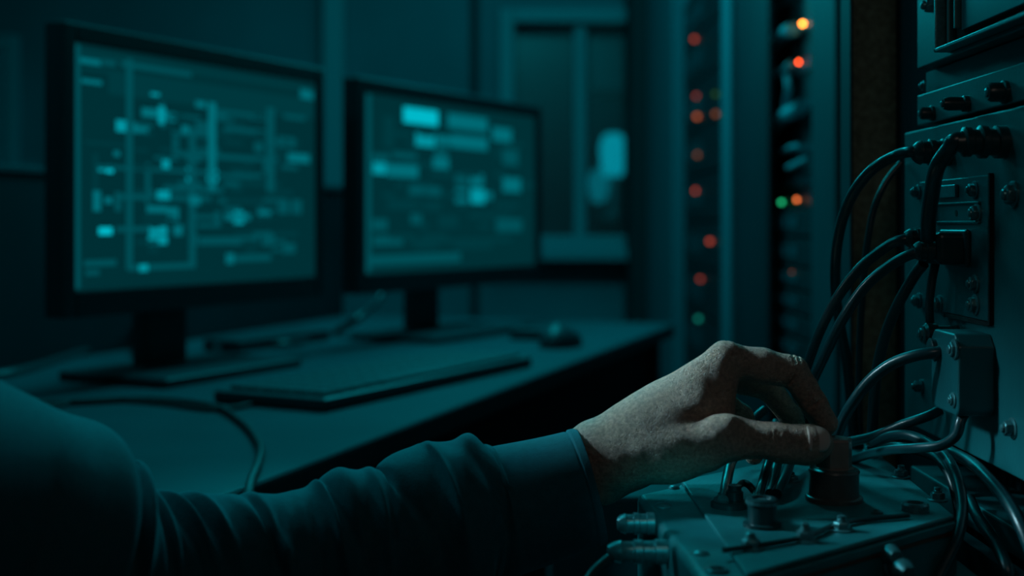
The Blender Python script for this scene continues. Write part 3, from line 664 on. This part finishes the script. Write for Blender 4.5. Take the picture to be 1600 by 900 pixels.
# ------------------------------------------------------------------ person: implicit surfaces
def smin(a, b, k):
    h = np.maximum(k-np.abs(a-b), 0)/k
    return np.minimum(a, b)-h*h*k*.25
class Field:
    def __init__(s, lo, hi, h):
        s.lo = np.array(lo, float); s.h = h; s.n = np.ceil((np.array(hi)-s.lo)/h).astype(int)+1
        s.ax = [(s.lo[i]+np.arange(s.n[i])*h).astype(np.float32) for i in range(3)]
        s.f = np.full(s.n, 1.0, np.float32)
    def new(s): g = Field.__new__(Field); g.lo = s.lo; g.h = s.h; g.n = s.n; g.ax = s.ax; g.f = np.full(s.n, 1.0, np.float32); return g
    def _sl(s, lo, hi):
        sl = []
        for i in range(3):
            a = int(np.clip(math.floor((lo[i]-s.lo[i])/s.h), 0, s.n[i])); b = int(np.clip(math.ceil((hi[i]-s.lo[i])/s.h)+1, 0, s.n[i])); sl.append(slice(a, b))
        return tuple(sl)
    def cone(s, a, b, ra, rb, k=.004, sub=False, sc=None):
        a = np.array(a, float); b = np.array(b, float); m = max(ra, rb)+max(k, .004)+.006
        sl = s._sl(np.minimum(a, b)-m, np.maximum(a, b)+m)
        X = s.ax[0][sl[0]][:, None, None]; Y = s.ax[1][sl[1]][None, :, None]; Z = s.ax[2][sl[2]][None, None, :]
        if X.size == 0 or Y.size == 0 or Z.size == 0: return s
        ab = b-a; L2 = max(float(ab@ab), 1e-12)
        t = np.clip(((X-a[0])*ab[0]+(Y-a[1])*ab[1]+(Z-a[2])*ab[2])/L2, 0, 1)
        d = np.sqrt((X-a[0]-t*ab[0])**2+(Y-a[1]-t*ab[1])**2+(Z-a[2]-t*ab[2])**2)-(ra+(rb-ra)*t)
        s.f[sl] = -smin(-s.f[sl], d, k) if sub else smin(s.f[sl], d, k)
        return s
    def ell(s, c, r, k=.004, sub=False):
        c = np.array(c, float); r = np.array(r, float); m = r+k+.01
        sl = s._sl(c-m, c+m)
        X = s.ax[0][sl[0]][:, None, None]; Y = s.ax[1][sl[1]][None, :, None]; Z = s.ax[2][sl[2]][None, None, :]
        if X.size == 0 or Y.size == 0 or Z.size == 0: return s
        q = np.sqrt(((X-c[0])/r[0])**2+((Y-c[1])/r[1])**2+((Z-c[2])/r[2])**2); q2 = np.sqrt(((X-c[0])/r[0]**2)**2+((Y-c[1])/r[1]**2)**2+((Z-c[2])/r[2]**2)**2)+1e-9
        d = q*(q-1)/q2
        s.f[sl] = -smin(-s.f[sl], d, k) if sub else smin(s.f[sl], d, k)
        return s
def nets(fd):
    f = fd.f; s = f < 0; n = np.array(f.shape)
    offs = [(0, 0, 0), (1, 0, 0), (0, 1, 0), (1, 1, 0), (0, 0, 1), (1, 0, 1), (0, 1, 1), (1, 1, 1)]
    def sh(a, o): return a[o[0]:n[0]-1+o[0], o[1]:n[1]-1+o[1], o[2]:n[2]-1+o[2]]
    cnt = sum(sh(s, o).astype(np.int8) for o in offs); act = (cnt > 0) & (cnt < 8)
    idx = np.full(act.shape, -1, np.int64); ijk = np.argwhere(act); idx[act] = np.arange(len(ijk))
    pos = np.zeros((len(ijk), 3)); num = np.zeros(len(ijk))
    for a in range(8):
        for b in range(a+1, 8):
            oa, ob = np.array(offs[a]), np.array(offs[b])
            if np.abs(oa-ob).sum() != 1: continue
            A = ijk+oa; B = ijk+ob
            fa = f[A[:, 0], A[:, 1], A[:, 2]].astype(float); fb = f[B[:, 0], B[:, 1], B[:, 2]].astype(float)
            mk = (fa < 0) != (fb < 0); t = np.where(mk, fa/np.where(mk, fa-fb, 1), 0)
            pos += np.where(mk[:, None], oa+(ob-oa)*t[:, None], 0); num += mk
    V = fd.lo+(ijk+pos/num[:, None])*fd.h
    Q = []
    for ax in range(3):
        u, v = [(1, 2), (2, 0), (0, 1)][ax]
        a = [slice(None)]*3; b = [slice(None)]*3; a[ax] = slice(0, -1); b[ax] = slice(1, None)
        ch = s[tuple(a)] != s[tuple(b)]; e = np.argwhere(ch)
        e = e[(e[:, u] > 0) & (e[:, v] > 0) & (e[:, u] < n[u]-1) & (e[:, v] < n[v]-1)]
        def cell(du, dv):
            c = e.copy(); c[:, u] -= du; c[:, v] -= dv; return idx[c[:, 0], c[:, 1], c[:, 2]]
        q = np.stack([cell(1, 1), cell(0, 1), cell(0, 0), cell(1, 0)], 1)
        ins = s[e[:, 0], e[:, 1], e[:, 2]]; q[~ins] = q[~ins][:, ::-1]; Q.append(q)
    return V, np.concatenate(Q)
def bigmesh(name, V, Q, m, parent, smooth=True):
    me = bpy.data.meshes.new(name); o3 = org(parent); V = V-np.array(o3)
    me.vertices.add(len(V)); me.vertices.foreach_set('co', V.astype(np.float32).ravel())
    me.loops.add(len(Q)*4); me.loops.foreach_set('vertex_index', Q.astype(np.int32).ravel())
    me.polygons.add(len(Q)); me.polygons.foreach_set('loop_start', np.arange(0, len(Q)*4, 4, dtype=np.int32)); me.polygons.foreach_set('loop_total', np.full(len(Q), 4, np.int32))
    me.update(calc_edges=True); me.validate()
    me.polygons.foreach_set('use_smooth', np.full(len(me.polygons), smooth)); me.materials.append(m); me.update()
    o = bpy.data.objects.new(name, me); COL.objects.link(o)
    if parent: o.parent = parent
    ORG[o.name] = o3.copy(); return o

person = thing('person', (-.6, .35, 0), 'person in a dark teal work shirt kneeling, right arm reaching to the knob', 'person')
H = Field((-.02, .735, .775), (.235, .915, .905), .0009)
k8 = .008
def c(a, b, ra, rb, k=k8, fld=None, sub=False): (fld or H).cone(P(*a), P(*b), ra/1000, rb/1000, k, sub); 
# forearm and wrist
c((760, 800, .80), (880, 742, .815), 18, 18, .004); c((860, 755, .815), (935, 712, .818), 18, 22.5); c((860, 765, .82), (935, 733, .826), 18, 22)
c((935, 708, .815), (990, 680, .815), 20.5, 18.5); c((935, 733, .826), (990, 712, .826), 22, 19.5)
# metacarpals
c((985, 668, .812), (1132, 562, .81), 16, 10.5, .012); c((988, 672, .828), (1138, 568, .831), 16, 10.5, .010)
c((985, 684, .842), (1128, 588, .852), 17, 10, .010); c((980, 700, .852), (1112, 614, .872), 17, 9.5, .010)
# thenar and heel
c((985, 712, .808), (1050, 700, .800), 20, 19.5, .012); c((1050, 702, .800), (1100, 700, .792), 20, 15.5, .010)
c((990, 720, .84), (1075, 690, .86), 18, 16, .012); c((1040, 650, .82), (1100, 640, .835), 20, 15, .012)
c((1015, 664, .8045), (1092, 636, .8015), 17, 13.5, .012); c((1085, 630, .806), (1124, 600, .808), 13, 9); c((1126, 598, .808), (1124, 660, .800), 9.5, 9, .008); c((1085, 650, .81), (1122, 640, .808), 13, 8)
# thumb
c((1100, 692, .792), (1138, 684, .787), 14, 13.6, .006)
TH = H.new()
c((1138, 684, .787), (1210, 689, .786), 13.2, 11.2, .004, TH); c((1210, 689, .786), (1268, 693, .788), 11.3, 11.4, .003, TH); c((1266, 693, .788), (1279, 693, .789), 11.3, 9.2, .004, TH)
c((1222, 700, .788), (1262, 704, .790), 9.5, 9.0, .005, TH)
# fingers
IX = H.new()
c((1134, 562, .81), (1190, 569, .811), 11, 10.0, .004, IX); c((1190, 569, .811), (1238, 580, .812), 10.0, 9.8, .004, IX)
c((1238, 580, .812), (1256, 605, .812), 9.8, 8.7, .004, IX); c((1256, 605, .812), (1272, 630, .811), 8.7, 8.2, .003, IX); c((1272, 630, .811), (1293, 661, .810), 8.2, 6.9, .003, IX)
c((1195, 577, .811), (1215, 581, .811), 9.0, 8.6, .004, IX)
MD = H.new()
c((1140, 568, .830), (1240, 582, .832), 10.5, 9.6, .004, MD); c((1240, 582, .832), (1270, 632, .832), 9.4, 8.2, .004, MD); c((1270, 632, .832), (1288, 668, .830), 8.2, 7, .003, MD)
RG = H.new()
c((1128, 588, .852), (1200, 604, .858), 10, 9, .004, RG); c((1200, 604, .858), (1236, 652, .858), 8.8, 7.8, .004, RG); c((1236, 652, .858), (1250, 686, .854), 7.8, 6.8, .003, RG)
PK = H.new()
c((1112, 614, .872), (1158, 650, .880), 9, 8, .004, PK); c((1158, 650, .880), (1180, 690, .878), 7.8, 7, .004, PK); c((1180, 690, .878), (1178, 712, .872), 7, 6.4, .003, PK)
FG = IX
for g in (MD, RG, PK): FG.f = smin(FG.f, g.f, .0016)
FG.f = smin(FG.f, TH.f, .001)
H.f = smin(H.f, FG.f, .006)
# tendons, veins and knuckle bump
c((1020, 640, .8015), (1095, 595, .8025), 2.6, 2.0, .008)
c((1004, 698, .7905), (1060, 688, .7860), 2.8, 2.4, .009); c((1060, 688, .7860), (1118, 676, .7795), 2.4, 3.0, .009)
c((1062, 620, .7975), (1082, 609, .7995), 1.3, 1.5, .005); c((1082, 609, .7995), (1104, 604, .8005), 1.5, 1.2, .005)
c((1122, 664, .781), (1138, 662, .778), 4.2, 4.2, .008)
c((1132, 550, .805), (1140, 551, .805), 4, 4, .008)
# creases: short arcs pressed into the skin
def crease(a, b, t, R, f0, f1, w_, tilt=0, dep=.35):
    A = P(*a); B = P(*b); ax = (B-A).normalized(); cc = A.lerp(B, t)
    u = Vector((0, -1, 0)); u = (u-ax*u.dot(ax)).normalized(); v = ax.cross(u)
    if v.z < 0: v = -v
    q = None
    for k in range(9):
        f = math.radians(f0+(f1-f0)*k/8); e = cc+(u*math.cos(f)+v*math.sin(f))*(R/1000+.0001)+ax*(tilt*.001*(k/8-.5)+.0004*math.sin(k*1.9))
        ww = w_*.001*(1-.5*abs(k/4-1))
        if q is not None: H.cone(q, e, ww, ww, .0014, sub=True)
        q = e
TA, TB_, TC = (1138, 684, .787), (1210, 689, .786), (1268, 693, .788)
for t, f0, f1, w_ in ((.86, -30, 40, .25), (.96, -35, 48, .45), (1.04, -25, 45, .35), (1.14, -10, 38, .2)):
    crease(TA, TB_, t, 11.7, f0, f1, w_, .8)
crease(TB_, TC, .68, 11.6, 0, 55, .4)
IA, IB = (1134, 562, .81), (1238, 580, .812)
for t, w_ in ((.96, .5), (1.03, .45)): crease(IA, IB, t, 9.9, 35, 100, w_)
crease(IA, IB, .97, 9.9, -60, 0, .7, 1.5); crease(IA, IB, .30, 11.0, -60, 30, .6, 3)
crease((1256, 605, .812), (1293, 661, .810), .42, 8.0, -40, 40, .5)
for t, w_ in ((.03, .5), (.10, .4), (-.05, .4)): crease(IA, IB, t, 11.3, 30, 95, w_)
HV, HQ = nets(H)
# body outside the frame (coarse)
Bf = Field((-1.05, -.05, -.02), (.06, 1.05, 1.42), .008)
def bc(a, b, ra, rb, k=.03, sub=False): Bf.cone(a, b, ra, rb, k, sub)
neck = (-.50, .46, 1.02)
bc((-.66, .26, .48), (-.56, .38, .78), .13, .14, .06); bc((-.44, .30, .90), (-.62, .56, .90), .07, .07, .06); bc((-.54, .40, .82), (-.52, .43, .92), .13, .10, .06)
bc((-.51, .44, .95), (-.49, .47, 1.08), .055, .052, .03)
hc = Vector((-.46, .50, 1.20)); fw = Vector((.8, .52, -.2)).normalized(); rt_ = fw.cross(Vector((0, 0, 1))).normalized(); uu = rt_.cross(fw)
bc(hc+uu*.03-fw*.025, hc+uu*.03+fw*.02, .083, .078, .03); bc(hc-uu*.04+fw*.03, hc-uu*.085+fw*.055, .058, .03, .03)
bc(hc+uu*.01+fw*.092, hc-uu*.022+fw*.108, .008, .012, .012)
for sg in (-1, 1):
    bc(hc+rt_*sg*.078+uu*.015, hc+rt_*sg*.080-uu*.02, .014, .010, .008)
    bc(hc+rt_*sg*.032+uu*.012+fw*.094, hc+rt_*sg*.034+uu*.012+fw*.096, .012, .012, .006, True)
bc(hc-uu*.052+fw*.082+rt_*.02, hc-uu*.052+fw*.082-rt_*.02, .008, .008, .008)
# right arm to the sleeve
sh = (-.40, .31, .91)
bc(sh, (-.27, .62, .79), .055, .045); bc((-.27, .62, .79), (-.22, .71, .755), .045, .042); bc((-.22, .71, .755), (-.02, .795, .775), .032, .022, .008); bc((-.02, .795, .775), P(800, 795, .81), .022, .018, .008)
# left arm resting on the thigh, legs kneeling
bc((-.64, .60, .90), (-.66, .80, .68), .05, .04); bc((-.66, .80, .68), (-.50, .70, .52), .038, .026)
bc((-.50, .70, .52), (-.45, .66, .50), .026, .02); 
for q_ in range(4): bc((-.45+.006*q_, .68-.016*q_, .50), (-.40+.004*q_, .66-.017*q_, .475), .009, .007, .004)
for a, b_ in (((-.58, .18, .42), (-.22, .40, .10)), ((-.74, .34, .42), (-.45, .68, .10))):
    bc(a, b_, .085, .06, .04); e_ = (a[0]-.12, a[1]-.12, .08); bc(b_, e_, .06, .045, .03); bc(e_, (e_[0]-.06, e_[1]-.06, .06), .04, .03, .03)
BV, BQ = nets(Bf)
body = bigmesh('body', np.concatenate([HV, BV]), np.concatenate([HQ, BQ+len(HV)]), M['skin'], person)
print('body verts', len(HV), len(BV))
# smooth the stair steps a little
sm = body.modifiers.new('smooth', 'SMOOTH'); sm.factor = .5; sm.iterations = 2
# hair cap and eyes
hf = Field((hc.x-.16, hc.y-.16, hc.z-.12), (hc.x+.16, hc.y+.16, hc.z+.17), .006)
hf.cone(hc+uu*.038-fw*.035, hc+uu*.045+fw*.005, .088, .080, .02); hf.cone(hc-uu*.03-fw*.07, hc-uu*.0-fw*.06, .05, .055, .02)
V, Q = nets(hf); bigmesh('hair', V, Q, M['hair'], person)
for sg in (-1, 1):
    part('eye', MB().sphere(hc+rt_*sg*.032+uu*.012+fw*.072, .0125, 14), M['white'], person)

# thumbnail: a curved plate on the thumb tip, facing the camera side and slightly up
A_ = P(1210, 689, .786); B_ = P(1279, 693, .789); ax_ = (B_-A_).normalized()
up_ = Vector((0, -.86, .50)); up_ = (up_-ax_*up_.dot(ax_)).normalized(); sd = ax_.cross(up_)
cN = P(1269, 693, .788); vs = []; nu, nv = 14, 12
for i in range(nu+1):
    for j in range(nv+1):
        a = (i/nu-.5)*2; b = (j/nv-.5)*2
        wd = 1.0 if a < .3 else math.sqrt(max(0, 1-((a-.3)/.75)**2))
        th = b*.78*max(wd, .2)*(1 if a > -.75 else .86+.14*(a+1)/.25)
        r = .0117-.0010*max(0, a)**2*1.3
        vs.append(cN+ax_*(a*.0072+.0008)+(up_*math.cos(th)+sd*math.sin(th))*r)
fs = [(i*(nv+1)+j, i*(nv+1)+j+1, (i+1)*(nv+1)+j+1, (i+1)*(nv+1)+j) for i in range(nu) for j in range(nv)]
nl = part('thumbnail', MB().add(vs, fs, 0, True), M['nail'], person)
so = nl.modifiers.new('thick', 'SOLIDIFY'); so.thickness = .0007; so.offset = 0

# forearm hairs
hb = MB()
for i in range(420):
    t = rng.random()**1.3; x = 905+t*125; th = rng.normal(0, .55)
    y = np.interp(x, [905, 970, 1000, 1030], [664, 647, 629, 608]); yc_ = np.interp(x, [905, 970, 1030], [724, 700, 668])
    r = (yc_-y)/F*.817*.97; cc = P(x, yc_, .817); dirn = Vector((0, -math.sin(th), math.cos(th)))
    p0 = cc+dirn*r; l = .004+rng.random()*.004
    p1 = p0+dirn*l*.4+Vector((l*.6, rng.normal(0, .3)*l, 0)); p2 = p0+dirn*l*.55+Vector((l*1.1, rng.normal(0, .4)*l, 0))
    hb.tube([p0-dirn*.001, p1, p2], [.00006, .00005, .00002], 3, sub=2, cap=False)
tag(part('arm_hair', hb, M['hair'], person), kind='stuff')

# ---- sleeve: swept, folded tube
ST = [(922, 752, .815, .0375), (880, 764, .813, .0385), (830, 781, .808, .0405), (788, 793, .802, .0415), (772, 798, .800, .0420), (735, 800, .796, .0495), (690, 818, .790, .0545), (650, 826, .784, .0520), (615, 838, .779, .0470),
      (590, 842, .776, .0455), (550, 850, .770, .0480), (515, 860, .765, .0450), (480, 866, .760, .0425), (440, 878, .753, .0430), (370, 888, .742, .0465), (300, 895, .731, .0480), (250, 900, .722, .0500), (200, 905, .712, .0640),
      (165, 905, .705, .0680), (100, 900, .690, .0740), (20, 880, .665, .0850), (-60, 860, .64, .0880), (-200, 800, .60, .0850)]
cen = np.array([tuple(P(x, y, d)) for x, y, d, r in ST]+[(-.345, .42, .90), (-.41, .33, .92)]); rad = np.array([s_[3] for s_ in ST]+[.085, .075]); sx = np.array([s_[0] for s_ in ST]+[-500., -800.])
NS, NT = 620, 180
def cr(arr, n):
    m = len(arr); out = []
    u = np.linspace(0, m-1-1e-6, n); i = u.astype(int); t = u-i
    if arr.ndim > 1: t = t[:, None]
    g = lambda k: arr[np.clip(k, 0, m-1)]
    p0, p1, p2, p3 = g(i-1), g(i), g(i+1), g(i+2)
    return .5*(2*p1+(p2-p0)*t+(2*p0-5*p1+4*p2-p3)*t**2+(3*p1-p0-3*p2+p3)*t**3)
# resample evenly: more rings near the hand
Cn = cr(cen, NS); Rn = cr(rad, NS); Xn = cr(sx, NS)
# smooth centre line so folds, not the axis, make the relief
ker = np.ones(25)/25
for a in range(3):
    pad = np.concatenate([np.full(12, Cn[0, a])+(np.arange(-12, 0))*(Cn[1, a]-Cn[0, a]), Cn[:, a], np.full(12, Cn[-1, a])]); Cn[:, a] = np.convolve(pad, ker, 'valid')
Tn = np.gradient(Cn, axis=0); Tn /= np.linalg.norm(Tn, axis=1)[:, None]
th = np.linspace(-PI, PI, NT, endpoint=False)          # 0 = top, positive = towards the camera side
upv = np.array([0, 0, 1.0]); Un = upv-Tn*(Tn@upv)[:, None]; Un /= np.linalg.norm(Un, axis=1)[:, None]
Wn = np.cross(Tn, Un); Wn *= np.sign(-(Wn[:, 1]))[:, None]
TH_, XX = np.meshgrid(th, Xn)
disp = np.zeros_like(XX)
# fold ridges: (x at top, drift in px per radian towards camera, width px, amp mm, theta centre, theta spread)
folds = [(742, -22, 9, 4.5, .2, 1.0), (708, -12, 12, 4.5, .9, 1.1), (722, 30, 10, -3.0, 1.0, .8), (762, 26, 8, -3.2, .5, .5), (668, -6, 16, -4.0, 1.1, .8), (640, -30, 12, 3.0, 1.0, .7),
         (588, -6, 9, 4.5, .8, 1.0), (610, 25, 10, -3.5, .8, .8), (572, -14, 10, -3.5, 1.2, .6), (548, 0, 12, 3.0, .3, .6), (505, 8, 8, 4.0, .8, 1.1), (522, 12, 9, -3.5, .9, .8), (488, -10, 9, -2.5, .8, .8),
         (462, -30, 14, 2.8, 1.1, .6), (440, -26, 16, -3.0, 1.2, .7), (402, 16, 10, 2.6, .8, .9), (384, 22, 7, -3.2, .8, 1.0), (350, 60, 16, 2.2, .9, .7), (302, 40, 9, 3.8, .5, .6),
         (278, 40, 9, -4.5, .5, .6), (258, 42, 8, 4.2, .5, .7), (238, 34, 9, -4.0, .5, .7), (222, 12, 10, 4.0, .8, .9), (214, 6, 12, -7.0, .5, .9), (186, -40, 26, 8.5, .8, 1.1), (136, -40, 36, -9.0, .8, 1.0), (60, -30, 40, 5, .3, 1.0)]
for x0, dr, wd, am, tc_, ts in folds:
    cx_ = x0+dr*TH_; e = np.exp(-((XX-cx_)/wd)**2)*np.exp(-((TH_-tc_)/ts)**2)
    disp += am*.00135*e
# away from the camera: broad soft ripples
disp += .0015*np.sin(XX*.05+TH_*2)*(XX < 760)*(1-np.exp(-((TH_-.8)/1.6)**2))
# elliptical sag
cuffmask = 1/(1+np.exp(-(XX-775)/4))
disp *= (1-cuffmask)
disp += .0006*np.sin(TH_*3+XX*.02)*cuffmask
disp += -.0012*np.exp(-((XX-771)/3.0)**2)                               # seam groove
disp += .0011*np.exp(-((XX-778)/2.2)**2)
disp += -.0008*np.exp(-((XX-908)/1.5)**2)
disp += .0008*(XX > 910)
RR = Rn[:, None]+disp
sag = 1+.06*np.cos(TH_-PI)
Vv = Cn[:, None, :]+RR[..., None]*(np.cos(TH_)[..., None]*Un[:, None, :]*sag[..., None]+np.sin(TH_)[..., None]*Wn[:, None, :])
def sweep(i0, i1, name, m, lip=False):
    v = Vv[i0:i1].reshape(-1, 3); n_ = i1-i0
    ii, jj = np.meshgrid(np.arange(n_-1), np.arange(NT), indexing='ij'); j2 = (jj+1) % NT
    q = np.stack([ii*NT+jj, (ii+1)*NT+jj, (ii+1)*NT+j2, ii*NT+j2], -1).reshape(-1, 4)
    o = bigmesh(name, v, q, m, person); s_ = o.modifiers.new('thick', 'SOLIDIFY'); s_.thickness = .0022; s_.offset = -1
    return o
ic = int(np.argmin(np.abs(Xn-774)))
cuffo = sweep(0, ic+1, 'cuff', M['cuff'])
slv = sweep(ic, NS, 'sleeve', M['shirt'])
# shirt body
Sf = Field((-1.0, -.02, .36), (-.2, .92, 1.06), .007)
def sc_(a, b, ra, rb, k=.05, sub=False): Sf.cone(a, b, ra, rb, k, sub)
sc_((-.66, .26, .50), (-.56, .38, .78), .155, .16, .07); sc_((-.44, .30, .90), (-.62, .56, .90), .085, .085, .07); sc_((-.54, .40, .82), (-.52, .43, .92), .145, .115, .06)
sc_((-.40, .31, .91), (-.36, .40, .90), .078, .078, .03); sc_((-.64, .60, .90), (-.66, .80, .68), .068, .056); sc_((-.66, .80, .68), (-.53, .72, .55), .053, .042)
sc_((-.505, .445, .99), (-.500, .455, 1.02), .066, .064, .02)
V, Q = nets(Sf); bigmesh('shirt', V, Q, M['shirt'], person)
Tf = Field((-1.05, -.05, -.02), (-.1, .85, .58), .009)
Tf.cone((-.68, .25, .44), (-.66, .27, .50), .15, .145, .05)
for a, b_ in (((-.58, .18, .42), (-.22, .40, .10)), ((-.74, .34, .42), (-.45, .68, .10))):
    Tf.cone(a, b_, .098, .072, .04); e_ = (a[0]-.12, a[1]-.12, .08); Tf.cone(b_, e_, .072, .058, .03)
V, Q = nets(Tf); bigmesh('trousers', V, Q, M['pants'], person)

# ------------------------------------------------------------------ lights
def area(name, loc, tgt, size, power, col, sy=None):
    l = bpy.data.lights.new(name, 'AREA'); l.energy = power; l.color = col; l.size = size
    if sy: l.shape = 'RECTANGLE'; l.size_y = sy
    o = bpy.data.objects.new(name, l); COL.objects.link(o); o.location = loc
    o.rotation_euler = (Vector(tgt)-Vector(loc)).to_track_quat('-Z', 'Y').to_euler(); return o
T_ = (.01, .86, 1.0)
def spot(name, loc, tgt, ang, power, col, rad=.05, blend=.6):
    l = bpy.data.lights.new(name, 'SPOT'); l.energy = power; l.color = col; l.spot_size = math.radians(ang); l.spot_blend = blend; l.shadow_soft_size = rad
    o = bpy.data.objects.new(name, l); COL.objects.link(o); o.location = loc
    o.rotation_euler = (Vector(tgt)-Vector(loc)).to_track_quat('-Z', 'Y').to_euler(); return o
def point(name, loc, power, col, rad=.05):
    l = bpy.data.lights.new(name, 'POINT'); l.energy = power; l.color = col; l.shadow_soft_size = rad
    o = bpy.data.objects.new(name, l); COL.objects.link(o); o.location = loc; return o
area('key_lamp', (-.35, 1.75, 2.1), (.10, .82, .85), .45, .2, T_)
spot('hand_fill', (-.45, .97, 1.22), (.118, .82, .865), 16, 33, (.46, .85, 1.0), .07, .8)  # added spot aimed only at the hand, no task lamp stands here
spot('sleeve_fill', (-.26, 2.1, 1.48), (-.19, .76, .80), 21, 15, T_, .06)  # unseen spot added to rim-light the sleeve from behind
spot('side_fill', (-.58, 1.1, 1.2), (-.12, .80, .80), 42, 2.0, T_, .05)  # extra spot added at the left to graze the sleeve folds
spot('box_edge_fill', (.02, .28, 1.0), (.100, .765, .787), 10, 3.0, T_, .02, 1.0)  # narrow spot added to brighten the left edge of the junction box
area('back_fill', (0, 2.7, 1.62), (.14, .8, .79), .3, 2.3, T_)  # added backlight for the box, cables and sleeve rims, no fitting there
area('desk_fill', (-.1, 2.5, 2.35), (-.1, 2.5, .75), .3, 9, T_)  # overhead light added to lift the far end of the desk
area('room_lamp', (.1, 3.2, 2.6), (.1, 4.2, .9), .9, 3.9, T_)
area('aisle_lamp', (-.9, 2.2, 2.6), (.6, 2.4, .8), .7, 1.7, T_)
area('panel_lamp', (-.7, 1.3, 1.9), (.32, .85, .9), .3, 1.3, T_)
area('warm_fill', (.16, .30, 1.25), (.2, .8, .83), .12, .085, (1.0, .80, .70))  # weak warm fill added near the camera for knob and fingers
point('rack_fill', (XR+.01, 2.04, 1.42), .12, T_, .02)  # fill light added inside the bay for the patch cables
point('far_lamp', (lx-.05, 5.3, lz+.1), .8, T_); point('outside_fill', (-2.0, 5.4, 1.5), 6.0, T_, .2)  # the outside light is added to brighten the view through the left window
W_ = bpy.data.worlds.new('world'); S.world = W_; W_.use_nodes = True
bg = W_.node_tree.nodes['Background']; bg.inputs[0].default_value = (.02, .9, 1.0, 1); bg.inputs[1].default_value = .018

# ------------------------------------------------------------------ camera
cd = bpy.data.cameras.new('camera'); cam = bpy.data.objects.new('camera', cd); COL.objects.link(cam)
cam.location = (0, 0, CZ); cam.rotation_euler = (PI/2, 0, 0)
cd.sensor_width = 36; cd.lens = 36*F/1600; cd.shift_y = -(450-HY)/1600
cd.clip_start = .02
cd.dof.use_dof = True; cd.dof.focus_distance = .845; cd.dof.aperture_fstop = 3.8
S.camera = cam
S.view_settings.view_transform = 'Standard'; S.view_settings.look = 'None'; S.view_settings.gamma = 1; S.view_settings.exposure = 0
S.view_settings.use_curve_mapping = False
S.cycles.use_denoising = True; S.cycles.use_adaptive_sampling = False
S.cycles.sample_clamp_indirect = 3.0
